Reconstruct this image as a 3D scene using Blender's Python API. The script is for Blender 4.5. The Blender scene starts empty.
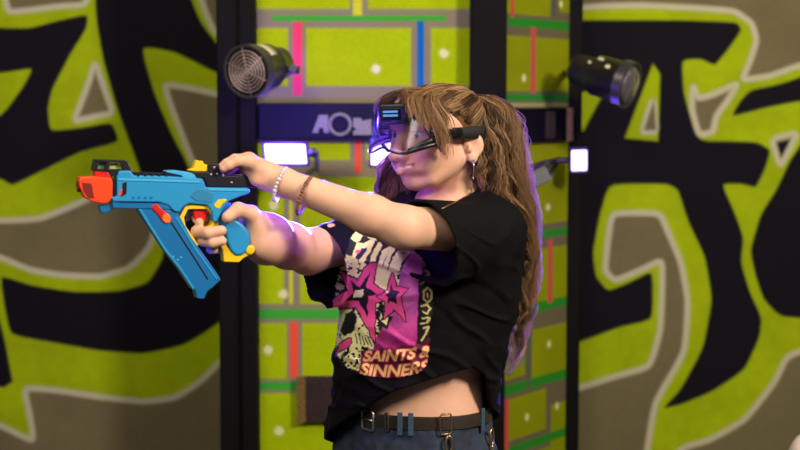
import bpy, bmesh, math, random
import numpy as np
from mathutils import Vector, Matrix
from mathutils.bvhtree import BVHTree
random.seed(7); RNG = np.random.default_rng(7)
SC = bpy.context.scene; COL = SC.collection
R = math.radians
# ------------------------------------------------------------------ camera
FPX = 1475.0; CAMZ = 1.62; PITCH = math.atan(125/FPX)
cam_d = bpy.data.cameras.new('camera'); cam = bpy.data.objects.new('camera', cam_d); COL.objects.link(cam)
cam.location = (0, 0, CAMZ); cam.rotation_euler = (math.pi/2-PITCH, 0, 0)
cam_d.sensor_width = 36; cam_d.lens = 36*FPX/800
cam_d.dof.use_dof = True; cam_d.dof.focus_distance = 2.93; cam_d.dof.aperture_fstop = 3.4
SC.camera = cam
CP, SP = math.cos(PITCH), math.sin(PITCH)
C0 = np.array([0, 0, CAMZ])
def ray(px, py):
    a = (px-400)/FPX; b = (225-py)/FPX
    return np.array([a, CP+b*SP, -SP+b*CP])
def P(px, py, Y):                                   # the world point seen at (px,py) at depth Y
    d = ray(px, py); return C0 + d*(Y/d[1])
def hit(px, py, q, n):                              # meets the plane through q with normal n
    d = ray(px, py); q = np.asarray(q); n = np.asarray(n)
    return C0 + d*(np.dot(q-C0, n)/np.dot(d, n))
def proj(p):
    v = np.asarray(p)-C0; z = v[1]*CP-v[2]*SP
    return 400+FPX*v[0]/z, 225-FPX*(v[1]*SP+v[2]*CP)/z
S3 = FPX/3.0
def nrm(v): v = np.asarray(v, float); return v/np.linalg.norm(v)
# ------------------------------------------------------------------ materials
def lin(c):
    c = np.asarray(c, float)/255.0
    return np.where(c <= .04045, c/12.92, ((c+.055)/1.055)**2.4)
_M = {}
def mat(name, col, rough=.5, metal=0, bump=0, bscale=200, vary=0, vscale=20, attr=None, spec=None, sheen=0, emit=None, estr=0, coat=0, sss=0, trans=0):
    if name in _M: return _M[name]
    m = bpy.data.materials.new(name); m.use_nodes = True; nt = m.node_tree; b = nt.nodes['Principled BSDF']
    L = nt.links
    c = tuple(lin(col)) + (1,)
    b.inputs['Base Color'].default_value = c; b.inputs['Roughness'].default_value = rough; b.inputs['Metallic'].default_value = metal
    if spec is not None: b.inputs['Specular IOR Level'].default_value = spec
    if sheen: b.inputs['Sheen Weight'].default_value = sheen
    if coat: b.inputs['Coat Weight'].default_value = coat
    if trans: b.inputs['Transmission Weight'].default_value = trans
    if sss:
        b.inputs['Subsurface Weight'].default_value = sss; b.inputs['Subsurface Radius'].default_value = (.012, .004, .002)
        b.inputs['Subsurface Scale'].default_value = 1
    if emit is not None:
        b.inputs['Emission Color'].default_value = tuple(lin(emit))+(1,); b.inputs['Emission Strength'].default_value = estr
    src = None
    if attr:
        a = nt.nodes.new('ShaderNodeAttribute'); a.attribute_name = attr; src = a.outputs['Color']; L.new(src, b.inputs['Base Color'])
    tc = nt.nodes.new('ShaderNodeTexCoord')
    if vary:
        n = nt.nodes.new('ShaderNodeTexNoise'); n.inputs['Scale'].default_value = vscale; n.inputs['Detail'].default_value = 5
        L.new(tc.outputs['Object'], n.inputs['Vector'])
        mr = nt.nodes.new('ShaderNodeMapRange'); mr.inputs[1].default_value = .3; mr.inputs[2].default_value = .7
        mr.inputs[3].default_value = 1-vary; mr.inputs[4].default_value = 1+vary; L.new(n.outputs['Fac'], mr.inputs[0])
        mx = nt.nodes.new('ShaderNodeVectorMath'); mx.operation = 'SCALE'
        if src is not None: L.new(src, mx.inputs[0])
        else: mx.inputs[0].default_value = c[:3]
        L.new(mr.outputs[0], mx.inputs['Scale']); L.new(mx.outputs[0], b.inputs['Base Color'])
    if bump:
        n = nt.nodes.new('ShaderNodeTexNoise'); n.inputs['Scale'].default_value = bscale; n.inputs['Detail'].default_value = 4
        L.new(tc.outputs['Object'], n.inputs['Vector'])
        bp = nt.nodes.new('ShaderNodeBump'); bp.inputs['Strength'].default_value = bump; bp.inputs['Distance'].default_value = .002
        L.new(n.outputs['Fac'], bp.inputs['Height']); L.new(bp.outputs[0], b.inputs['Normal'])
    _M[name] = m; return m
# ------------------------------------------------------------------ objects
def link(name, me, m, parent=None):
    o = bpy.data.objects.new(name, me); COL.objects.link(o)
    if m is not None and not me.materials: me.materials.append(m)
    if parent is not None:
        o.parent = parent; o.matrix_parent_inverse = parent.matrix_world.inverted()
    return o
def empty(name, loc):
    o = bpy.data.objects.new(name, None); COL.objects.link(o); o.location = tuple(loc); o.empty_display_size = .05
    bpy.context.view_layer.update(); return o
def tag(o, label=None, cat=None, group=None, kind=None):
    if label: o['label'] = label
    if cat: o['category'] = cat
    if group: o['group'] = group
    if kind: o['kind'] = kind
    return o
def np_mesh(name, V, F, smooth=True, colors=None):
    """V (n,3), F (m,k) with k fixed"""
    me = bpy.data.meshes.new(name); V = np.asarray(V, np.float32); F = np.asarray(F, np.int32); k = F.shape[1]
    me.vertices.add(len(V)); me.vertices.foreach_set('co', V.ravel())
    me.loops.add(F.size); me.loops.foreach_set('vertex_index', F.ravel())
    me.polygons.add(len(F)); me.polygons.foreach_set('loop_start', np.arange(len(F), dtype=np.int32)*k)
    try: me.polygons.foreach_set('loop_total', np.full(len(F), k, np.int32))
    except Exception: pass
    me.polygons.foreach_set('use_smooth', np.full(len(F), smooth, bool))
    me.update(calc_edges=True)
    if colors is not None:
        at = me.color_attributes.new('paint', 'FLOAT_COLOR', 'POINT')
        c4 = np.ones((len(V), 4), np.float32); c4[:, :3] = colors; at.data.foreach_set('color', c4.ravel())
    me.validate(); return me
class MB:
    def __init__(s): s.V = []; s.F = []
    def add(s, V, F):
        o = len(s.V); s.V += [tuple(map(float, v)) for v in V]; s.F += [tuple(o+i for i in f) for f in F]; return s
    def box(s, c, size, ax=None):
        ax = np.eye(3) if ax is None else np.asarray(ax); c = np.asarray(c, float); h = np.asarray(size, float)/2
        V = [c+ax[0]*h[0]*i+ax[1]*h[1]*j+ax[2]*h[2]*k for i in (-1, 1) for j in (-1, 1) for k in (-1, 1)]
        return s.add(V, [(0, 1, 3, 2), (4, 6, 7, 5), (0, 4, 5, 1), (2, 3, 7, 6), (0, 2, 6, 4), (1, 5, 7, 3)])
    def lathe(s, p, d, prof, n=40, cap=True):       # prof: (t along d, radius)
        p = np.asarray(p, float); d = nrm(d); a = nrm(np.cross(d, [0, 0, 1] if abs(d[2]) < .9 else [1, 0, 0])); b = np.cross(d, a)
        V = []; F = []
        for t, r in prof:
            for i in range(n):
                w = 2*math.pi*i/n; V.append(p+d*t+(a*math.cos(w)+b*math.sin(w))*r)
        for j in range(len(prof)-1):
            for i in range(n):
                F.append((j*n+i, j*n+(i+1) % n, (j+1)*n+(i+1) % n, (j+1)*n+i))
        if cap: F.append(tuple(range(n))[::-1]); F.append(tuple(range((len(prof)-1)*n, len(prof)*n)))
        return s.add(V, F)
    def tube(s, pts, r, n=8, closed=False):
        pts = [np.asarray(q, float) for q in pts]; m = len(pts); V = []; F = []; up = None
        for i in range(m):
            if closed: t = pts[(i+1) % m]-pts[i-1]
            else: t = pts[min(i+1, m-1)]-pts[max(i-1, 0)]
            t = nrm(t)
            if up is None: up = np.cross(t, [0, 0, 1] if abs(t[2]) < .9 else [1, 0, 0])
            a = nrm(up-t*np.dot(up, t)); b = np.cross(t, a); up = a
            rr = r[i] if hasattr(r, '__len__') else r
            for j in range(n):
                w = 2*math.pi*j/n; V.append(pts[i]+(a*math.cos(w)+b*math.sin(w))*rr)
        for i in range(m if closed else m-1):
            i2 = (i+1) % m
            for j in range(n): F.append((i*n+j, i*n+(j+1) % n, i2*n+(j+1) % n, i2*n+j))
        if not closed: F.append(tuple(range(n))[::-1]); F.append(tuple(range((m-1)*n, m*n)))
        return s.add(V, F)
    def sphere(s, c, r, nu=16, nv=10, sc=(1, 1, 1), ax=None):
        ax = np.eye(3) if ax is None else np.asarray(ax); c = np.asarray(c, float); V = []; F = []
        for j in range(nv+1):
            for i in range(nu):
                th = math.pi*(j+.001)/(nv+.002); w = 2*math.pi*i/nu
                q = (math.sin(th)*math.cos(w)*sc[0], math.sin(th)*math.sin(w)*sc[1], math.cos(th)*sc[2])
                V.append(c+r*(ax[0]*q[0]+ax[1]*q[1]+ax[2]*q[2]))
        for j in range(nv):
            for i in range(nu): F.append((j*nu+i, (j+1)*nu+i, (j+1)*nu+(i+1) % nu, j*nu+(i+1) % nu))
        return s.add(V, F)
    def build(s, name, m, parent=None, bevel=0, smooth=False, seg=2, auto=None):
        me = bpy.data.meshes.new(name); me.from_pydata(s.V, [], s.F); me.validate()
        bm = bmesh.new(); bm.from_mesh(me); bmesh.ops.recalc_face_normals(bm, faces=bm.faces); 
        for f in bm.faces: f.smooth = smooth
        if smooth and auto:
            for e in bm.edges:
                if len(e.link_faces) == 2 and e.calc_face_angle(0) > R(auto): e.smooth = False
        bm.to_mesh(me); bm.free()
        o = link(name, me, m, parent)
        if bevel:
            b = o.modifiers.new('bevel', 'BEVEL'); b.width = bevel; b.segments = seg; b.limit_method = 'ANGLE'; b.angle_limit = R(35)
            for f in me.polygons: f.use_smooth = True
            b.harden_normals = True
        return o
def catmull(pts, n=8, closed=False):
    pts = [np.asarray(p, float) for p in pts]; m = len(pts); out = []
    for i in range(m if closed else m-1):
        if closed: a, b, c, d = pts[i-1], pts[i], pts[(i+1) % m], pts[(i+2) % m]
        else: a, b, c, d = pts[max(i-1, 0)], pts[i], pts[i+1], pts[min(i+2, m-1)]
        for k in range(n):
            t = k/n; out.append(.5*((2*b)+(-a+c)*t+(2*a-5*b+4*c-d)*t*t+(-a+3*b-3*c+d)*t**3))
    if not closed: out.append(pts[-1])
    return np.array(out)
# ------------------------------------------------------------------ painting helpers (a wall's own paint, stored per vertex)
def poly_sd(X, Y, poly):
    poly = np.asarray(poly, float); d = np.full(X.shape, 1e18); ins = np.zeros(X.shape, bool); n = len(poly)
    for i in range(n):
        a = poly[i]; b = poly[(i+1) % n]; e = b-a; l2 = e@e
        if l2 < 1e-12: continue
        t = np.clip(((X-a[0])*e[0]+(Y-a[1])*e[1])/l2, 0, 1)
        d = np.minimum(d, (X-a[0]-t*e[0])**2+(Y-a[1]-t*e[1])**2)
        c = ((a[1] > Y) != (b[1] > Y)); 
        xi = a[0]+(Y-a[1])*(e[0])/(e[1] if abs(e[1]) > 1e-12 else 1e-12)
        ins ^= c & (X < xi)
    d = np.sqrt(d); return np.where(ins, -d, d)
def line_sd(X, Y, pts):
    d = np.full(X.shape, 1e18)
    for a, b in zip(pts[:-1], pts[1:]):
        a = np.asarray(a, float); b = np.asarray(b, float); e = b-a; l2 = max(e@e, 1e-12)
        t = np.clip(((X-a[0])*e[0]+(Y-a[1])*e[1])/l2, 0, 1)
        d = np.minimum(d, (X-a[0]-t*e[0])**2+(Y-a[1]-t*e[1])**2)
    return np.sqrt(d)
def lay(Cc, sd, col, soft):
    a = np.clip(.5-sd/(2*soft), 0, 1); a = (a*a*(3-2*a))[..., None]; return Cc*(1-a)+np.asarray(col)*a
def vnoise(Pt, f, seed=0):
    q = Pt*f; i = np.floor(q).astype(np.int64); u = q-i; u = u*u*(3-2*u); r = 0
    for dx in (0, 1):
        for dy in (0, 1):
            for dz in (0, 1):
                h = ((i[..., 0]+dx)*73856093) ^ ((i[..., 1]+dy)*19349663) ^ ((i[..., 2]+dz)*83492791) ^ (seed*2654435761)
                h = (h*1103515245+12345) & 0x7fffffff; h = ((h >> 8) & 0xffff)/65535.0
                w = (u[..., 0] if dx else 1-u[..., 0])*(u[..., 1] if dy else 1-u[..., 1])*(u[..., 2] if dz else 1-u[..., 2])
                r = r+h*w
    return r*2-1
# ------------------------------------------------------------------ implicit surfaces -> one continuous mesh
def E(c, r, ax=None):
    c = np.asarray(c, float); r = np.asarray(r, float); ax = np.eye(3) if ax is None else np.asarray(ax)
    def f(p):
        q = (p-c)@ax.T; k0 = np.sqrt(((q/r)**2).sum(-1)); k1 = np.sqrt(((q/r**2)**2).sum(-1))+1e-9
        return k0*(k0-1)/k1
    return f, c, float(r.max())
def K(a, b, r1, r2=None):
    a = np.asarray(a, float); b = np.asarray(b, float); r2 = r1 if r2 is None else r2; e = b-a; l2 = e@e+1e-12
    def f(p):
        t = np.clip((p-a)@e/l2, 0, 1); q = p-a-t[..., None]*e
        return np.sqrt((q**2).sum(-1))-(r1+(r2-r1)*t)
    return f, (a+b)/2, float(math.sqrt(l2)/2+max(r1, r2))
def LOFT(zs, cx, cy, rf, rl, ax2, pw=2.0, zcap=True, rnd=.01):
    zs = np.asarray(zs, float); o = np.argsort(zs); zs = zs[o]; g = [np.asarray(v, float)[o] for v in (cx, cy, rf, rl)]
    Ff, Ll = ax2; z0, z1 = zs[0], zs[-1]
    # smooth the knots
    zz = np.linspace(z0, z1, 200)
    gg = []
    for v in g:
        w = np.interp(zz, zs, v); k = np.ones(15)/15; wp = np.pad(w, 7, 'edge'); gg.append(np.convolve(wp, k, 'valid'))
    def f(p):
        z = np.clip(p[..., 2], z0, z1); X = np.interp(z, zz, gg[0]); Yc = np.interp(z, zz, gg[1]); a = np.interp(z, zz, gg[2]); b = np.interp(z, zz, gg[3])
        dx = p[..., 0]-X; dy = p[..., 1]-Yc
        u = np.abs((dx*Ff[0]+dy*Ff[1])/a); v = np.abs((dx*Ll[0]+dy*Ll[1])/b)
        k0 = (u**pw+v**pw)**(1/pw); k1 = np.sqrt((u/a)**2+(v/b)**2)+1e-9
        d = np.where(k0 < .3, -.7*np.minimum(a, b), (k0-1)*np.maximum(k0, 1e-3)/k1*(1 if pw == 2 else .95))
        e = np.maximum(z0-p[..., 2], p[..., 2]-z1)
        return np.where(e > -rnd, np.maximum(d, e)+0*d, d)
    c = np.array([g[0].mean(), g[1].mean(), (z0+z1)/2]); return f, c, float((z1-z0)/2+max(g[2].max(), g[3].max())+.15)
def smin(a, b, k):
    if k <= 0: return np.minimum(a, b)
    h = np.maximum(k-np.abs(a-b), 0)/k; return np.minimum(a, b)-h*h*k*.25
class SDF:
    def __init__(s): s.p = []
    def add(s, prim, k=.0): s.p.append((prim[0], prim[1], prim[2], 'a', k)); return s
    def sub(s, prim, k=.0): s.p.append((prim[0], prim[1], prim[2], 's', k)); return s
    def disp(s, fn, c, r): s.p.append((fn, np.asarray(c, float), r, 'd', 0)); return s
    def ev(s, Pt, bc, br):
        D = np.full(Pt.shape[:-1], 1.0)
        for fn, c, r, op, k in s.p:
            m = np.sqrt(((bc-c)**2).sum(-1)) < r+br+k+.02
            if not m.any(): continue
            q = fn(Pt[m])
            if op == 'a': D[m] = smin(D[m], q, k)
            elif op == 's': D[m] = -smin(-D[m], q, k)
            else: D[m] = D[m]+q
        return D
    def mesh(s, h=.002, B=8):
        lo = np.min([c-r for f, c, r, op, k in s.p if op == 'a'], 0)-.02; hi = np.max([c+r for f, c, r, op, k in s.p if op == 'a'], 0)+.02
        bs = h*B; n = np.ceil((hi-lo)/bs).astype(int)
        I = np.stack(np.meshgrid(*[np.arange(k) for k in n], indexing='ij'), -1).reshape(-1, 3)
        cen = lo+(I+.5)*bs; br = bs*.87; keep = []
        for i in range(0, len(cen), 200000):
            c = cen[i:i+200000]; D = s.ev(c[:, None, :], c, br*2.5)[:, 0]; keep.append(np.abs(D) < br*1.9)
        I = I[np.concatenate(keep)]; NY = int(n[1]*B+2); NZ = int(n[2]*B+2)
        off = np.stack(np.meshgrid(*[np.arange(B+1)]*3, indexing='ij'), -1).reshape(-1, 3)
        ids = []; vs = []; quads = []
        cn = np.array([(a, b, c) for a in (0, 1) for b in (0, 1) for c in (0, 1)])
        ed = [(i, j) for i in range(8) for j in range(i+1, 8) if np.abs(cn[i]-cn[j]).sum() == 1]
        for i in range(0, len(I), 3000):
            b = I[i:i+3000]; g = b[:, None, :]*B+off; Pt = lo+g*h; D = s.ev(Pt, lo+(b+.5)*bs, br)
            D = np.where(D == 0, 1e-9, D).reshape(-1, B+1, B+1, B+1); sg = D < 0
            cor = np.stack([D[:, a:a+B, c:c+B, d:d+B] for a, c, d in cn], -1); sc = (cor < 0).sum(-1)
            w = np.argwhere((sc > 0) & (sc < 8))
            if len(w) == 0: continue
            cv = cor[w[:, 0], w[:, 1], w[:, 2], w[:, 3]]; acc = np.zeros((len(w), 3)); cnt = np.zeros(len(w))
            for a, c in ed:
                va, vb = cv[:, a], cv[:, c]; m = (va < 0) != (vb < 0); t = np.where(m, va/np.where(m, va-vb, 1), 0)
                acc += m[:, None]*(cn[a]+(cn[c]-cn[a])*t[:, None]); cnt += m
            gc = b[w[:, 0]]*B+w[:, 1:]; vs.append(lo+(gc+acc/cnt[:, None])*h); ids.append((gc[:, 0]*NY+gc[:, 1])*NZ+gc[:, 2])
            for ax in range(3):
                sl = [slice(0, B)]*3; s2 = list(sl); s2[ax] = slice(1, B+1)
                A = sg[(slice(None),)+tuple(sl)]; Bq = sg[(slice(None),)+tuple(s2)]; w = np.argwhere(A != Bq)
                if len(w) == 0: continue
                fl = A[w[:, 0], w[:, 1], w[:, 2], w[:, 3]]; gp = b[w[:, 0]]*B+w[:, 1:]
                u = np.zeros(3, int); v = np.zeros(3, int); u[(ax+1) % 3] = 1; v[(ax+2) % 3] = 1
                c4 = [gp-u-v, gp-v, gp, gp-u]; q = np.stack([(c[:, 0]*NY+c[:, 1])*NZ+c[:, 2] for c in c4], 1)
                q[~fl] = q[~fl][:, ::-1]; quads.append(q)
        ids = np.concatenate(ids); vs = np.concatenate(vs); quads = np.concatenate(quads)
        o = np.argsort(ids); ids = ids[o]; vs = vs[o]; ix = np.searchsorted(ids, quads); ix = np.clip(ix, 0, len(ids)-1)
        ok = (ids[ix] == quads).all(1); return vs, ix[ok]
def frame(yaw, pitch=0, roll=0):                    # rows: forward, left, up; yaw is measured from "towards the camera" to the picture's left
    f = np.array([-math.sin(yaw), -math.cos(yaw), 0]); l = np.array([-f[1], f[0], 0]); u = np.array([0, 0, 1.])
    f2 = f*math.cos(pitch)-u*math.sin(pitch); u2 = u*math.cos(pitch)+f*math.sin(pitch)
    l2 = l*math.cos(roll)+u2*math.sin(roll); u3 = u2*math.cos(roll)-l*math.sin(roll)
    return np.array([f2, l2, u3])
# =================================================================== the room
YW = 5.0                                            # graffiti walls
GREY = lin((114, 106, 76)); GREEN = lin((160, 182, 8)); BLACK = lin((20, 16, 26)); PALE = lin((196, 192, 164))
def soften(p):
    p = np.asarray(p, float); k = .14 if len(p) < 7 else .25
    for it in range(1 if len(p) < 7 else 2):
        k = .13 if it == 0 else .25
        q = np.roll(p, -1, 0); p = np.stack([p*(1-k)+q*k, p*k+q*(1-k)], 1).reshape(-1, 2)
    return p
def holes_paint(X, Y, holes, blacks, greens=(), tri=()):
    n = len(X); Cc = np.tile(GREEN, (n, 1))
    P3 = np.stack([X, Y, 0*X], -1)
    Cc = Cc*(1+.10*vnoise(P3, .035, 3)+.06*vnoise(P3, .15, 4))[:, None]
    sd = np.full(n, 1e9)
    for h in holes: sd = np.minimum(sd, poly_sd(X, Y, soften(h)))
    for k, b in enumerate(blacks): Cc = lay(Cc, poly_sd(X, Y, soften(b)), BLACK, 1.6)
    for g in tri: Cc = lay(Cc, poly_sd(X, Y, g), GREEN, 1.5)
    g2 = GREY*(1+.07*vnoise(P3, .03, 8)+.04*vnoise(P3, .3, 9))[:, None]
    a = np.clip(.5-sd/3.0, 0, 1)[:, None]; Cc = Cc*(1-a)+g2*a
    o = np.clip(1.5-np.abs(sd)/2.9, 0, .93)[:, None]; Cc = Cc*(1-o)+PALE*o
    return Cc
def painted_plane(name, px0, px1, py0, py1, step, q, n, paint, m, parent=None, thick=.05, extra=None):
    """a wall slab whose front is a fine grid; paint(X,Y) gets the traced coordinates"""
    xs = np.arange(px0, px1+step*.5, step); ys = np.arange(py0, py1+step*.5, step); XX, YY = np.meshgrid(xs, ys)
    X = XX.ravel(); Yy = YY.ravel(); a = (X-400)/FPX; b = (225-Yy)/FPX
    d = np.stack([a, CP+b*SP, -SP+b*CP], -1); q = np.asarray(q, float); n = nrm(n)
    V = C0+d*((np.dot(q-C0, n))/(d@n))[:, None]; w = len(xs); h = len(ys)
    i = np.arange(w*h).reshape(h, w); F = np.stack([i[:-1, :-1], i[1:, :-1], i[1:, 1:], i[:-1, 1:]], -1).reshape(-1, 4)
    Cc = paint(X, Yy)
    # give the slab its thickness
    rim = np.concatenate([i[0, :], i[1:, -1], i[-1, -2::-1], i[-2:0:-1, 0]]); nb = -n if np.dot(n, C0-q) > 0 else n
    Vb = V[rim]+nb*thick; k = len(V); m_ = len(rim); j = np.arange(m_); j2 = (j+1) % m_
    F = np.concatenate([F, np.stack([rim[j], rim[j2], k+j2, k+j], -1)]); V = np.concatenate([V, Vb]); Cc = np.concatenate([Cc, Cc[rim]])
    me = np_mesh(name, V, F, False, Cc); return link(name, me, m, parent)
M_wall = mat('wall_paint', (255, 255, 255), .75, attr='paint', bump=.15, bscale=60, spec=.1)
LH = [[(3, -30), (5, -5), (8, 12), (30, 10), (60, 6), (84, 5), (90, -8), (92, -30)],
      [(95, 62), (88, 85), (74, 121), (92, 117), (113, 113), (103, 85)],
      [(-60, 215), (0, 221), (40, 219), (75, 205), (105, 190), (140, 186), (155, 200), (157, 222), (150, 247), (130, 268), (100, 277), (60, 275), (30, 270), (0, 257), (-60, 240)],
      [(24, 388), (55, 390), (100, 397), (145, 402), (175, 398), (200, 382), (222, 360), (260, 330), (330, 520), (100, 560), (-80, 560), (-60, 410), (0, 425), (34, 442), (30, 415)],
      [(163, 84), (190, 88), (225, 96), (270, 100), (300, 200), (240, 220), (200, 180), (182, 135)],
      [(-330, 60), (-250, 40), (-200, 90), (-210, 190), (-290, 230), (-350, 160)],
      [(-620, 300), (-520, 250), (-440, 300), (-400, 420), (-430, 700), (-700, 700)],
      [(197, -30), (203, 5), (212, 28), (232, 48), (262, 60), (270, -30)]]
LB = [[(-60, 20), (0, 28), (30, 28), (60, 20), (88, 14), (87, 28), (70, 55), (52, 90), (48, 108), (50, 131), (80, 128), (112, 122), (120, 142), (80, 152), (40, 172), (12, 186), (0, 178), (-60, 175), (-60, 122), (0, 118), (22, 88), (33, 68), (10, 72), (-60, 80)],
      [(94, -30), (96, 20), (103, 60), (118, 112), (138, 165), (150, 205), (188, 205), (190, 168), (172, 135), (154, 92), (141, 46), (175, 52), (222, 76), (222, 50), (200, 22), (181, -30)],
      [(0, 275), (30, 285), (75, 292), (120, 291), (148, 283), (163, 258), (166, 225), (175, 200), (250, 180), (260, 280), (217, 325), (185, 345), (145, 354), (100, 351), (55, 343), (10, 335), (4, 305)],
      [(-560, -200), (-470, -200), (-440, 60), (-380, 220), (-260, 300), (-130, 320), (-120, 390), (-300, 400), (-430, 320), (-520, 120)],
      [(-180, -200), (-100, -200), (-110, 20), (-150, 190), (-190, 200), (-180, 40)],
      [(-60, 260), (-8, 290), (5, 340), (14, 388), (-60, 384)],
      [(196, 100), (250, 100), (250, 200), (210, 190)]]
RH = [[(560, -30), (562, 9), (600, 6), (640, 5), (700, 8), (735, 11), (752, 23), (757, 40), (750, 62), (742, 80), (770, 76), (800, 65), (880, 45), (880, -30)],
      [(653, 98), (642, 132), (656, 132)],
      [(693, 85), (698, 99), (715, 94), (738, 83), (728, 100), (716, 116), (713, 132), (699, 135), (692, 110)],
      [(772, 139), (797, 133), (789, 150), (780, 166)],
      [(612, 213), (660, 213), (668, 232), (681, 262), (688, 300), (685, 352), (655, 402), (647, 450), (640, 520), (540, 520), (540, 395), (580, 388), (616, 376), (650, 367), (661, 330), (663, 259), (645, 268), (615, 281), (605, 271), (608, 240)],
      [(880, 335), (800, 351), (786, 358), (775, 382), (745, 420), (710, 440), (678, 449), (655, 520), (880, 520)]]
RB = [[(565, 20), (620, 20), (680, 20), (737, 22), (742, 30), (728, 50), (715, 66), (701, 59), (682, 60), (684, 95), (699, 141), (730, 141), (757, 142), (771, 150), (765, 170), (756, 188), (742, 184), (722, 184), (735, 213), (744, 238), (741, 262), (750, 292), (762, 318), (760, 337), (745, 370), (712, 392), (680, 405), (662, 409), (680, 390), (703, 348), (712, 300), (705, 257), (688, 222), (678, 190), (668, 184), (609, 184), (600, 215), (593, 252), (596, 277), (608, 291), (630, 282), (653, 270), (653, 320), (620, 327), (580, 342), (560, 348), (540, 200)],
      [(750, 90), (780, 84), (820, 70), (880, 60), (880, 95), (800, 101), (765, 108), (731, 117), (739, 102)],
      [(880, 110), (805, 138), (790, 160), (776, 190), (760, 215), (750, 250), (755, 275), (763, 299), (780, 317), (830, 320), (880, 315)]]
RT = [[(653, 64), (660, 74), (658, 141), (625, 138)], [(574, 92), (604, 92), (583, 131), (574, 131)]]
EXT = 120
wl = painted_plane('wall_left', -620, 262, -180, 620, 1.4, (0, YW, 0), (0, -1, 0), lambda X, Y: holes_paint(X, Y, LH, LB), M_wall)
tag(wl, kind='structure')
def paint_right(X, Y):
    C_ = holes_paint(X, Y, RH, RB, tri=RT)
    for q in ([(654, 100), (644, 130), (656, 130)],): 
        s_ = poly_sd(X, Y, q); C_ = lay(C_, s_, GREY, 1.2)
    C_ = lay(C_, poly_sd(X, Y, [(777, 143), (790, 140), (781, 158)]), BLACK, 1.2)
    return C_
wr = painted_plane('wall_right', 560, 1040, -180, 620, 1.4, (0, YW, 0), (0, -1, 0), paint_right, M_wall); tag(wr, kind='structure')
# ---- the front of the block-pattern panel
YP = 4.5
MORT = lin((136, 127, 96)); BLK = lin((164, 190, 0)); TGRN = lin((62, 168, 48)); TPNK = lin((235, 62, 104)); TRED = lin((238, 84, 52)); TBLU = lin((0, 104, 168)); DOT = lin((222, 222, 150)); TYEL = lin((200, 205, 40))
def rect(a, b, c, d): return [(a, b), (c, b), (c, d), (a, d)]
def paint_front(X, Y):
    C_ = np.tile(MORT, (len(X), 1)); P3 = np.stack([X, Y, 0*X], -1)
    B_ = [rect(200, -30, 350, 9), rect(368, -30, 520, 9), rect(200, 28, 288, 86), rect(306, 28, 411, 86), rect(431, 28, 520, 86),
          rect(200, 142, 350, 160), rect(366, 142, 430, 160), rect(445, 142, 520, 160), rect(200, 177, 284, 304), rect(300, 177, 520, 304),
          rect(200, 323, 287, 379), rect(302, 323, 520, 379), rect(200, 393, 345, 470), rect(360, 393, 520, 470), rect(200, 490, 300, 560), rect(315, 490, 520, 560), rect(200, 580, 520, 700),
          rect(200, -110, 300, -50), rect(315, -110, 520, -50)]
    bc = BLK*(1+.05*vnoise(P3, .05, 2)+.05*vnoise(P3, .4, 5))[:, None]; sd = np.full(len(X), 1e9)
    for r_ in B_: sd = np.minimum(sd, poly_sd(X, Y, r_))
    a = np.clip(.5-sd/2.4, 0, 1)[:, None]; C_ = C_*(1-a)+bc*a
    for r_, c in [(rect(353, -30, 362, 17), TYEL), (rect(272, 15.5, 446, 21), TGRN), (rect(293, 22, 302, 95), TPNK), (rect(417, 21, 424, 90), TBLU),
                  (rect(355, 139, 361, 173), TRED), (rect(200, 309, 420, 319), TGRN), (rect(290, 322, 298, 377), TRED), (rect(200, 382, 312, 390), TGRN), (rect(289, 177, 293, 304), TYEL), (rect(200, 478, 420, 486), TGRN), (rect(305, 492, 313, 560), TPNK), (rect(450, 323, 458, 470), TPNK)]:
        C_ = lay(C_, poly_sd(X, Y, r_), c, .9)
    for x, y in [(376, 69), (444, 53), (274, 205), (283, 294), (268, 350), (279, 431), (386, 205), (400, 344), (330, 205), (440, 420)]:
        C_ = lay(C_, np.hypot(X-x, Y-y)-4.6+.8*vnoise(P3, .5, 7), DOT, 1.2)
    return C_
wf = painted_plane('wall_front', 236, 486, -180, 640, 1.2, (0, YP, 0), (0, -1, 0), paint_front, M_wall); tag(wf, kind='structure')
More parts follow.
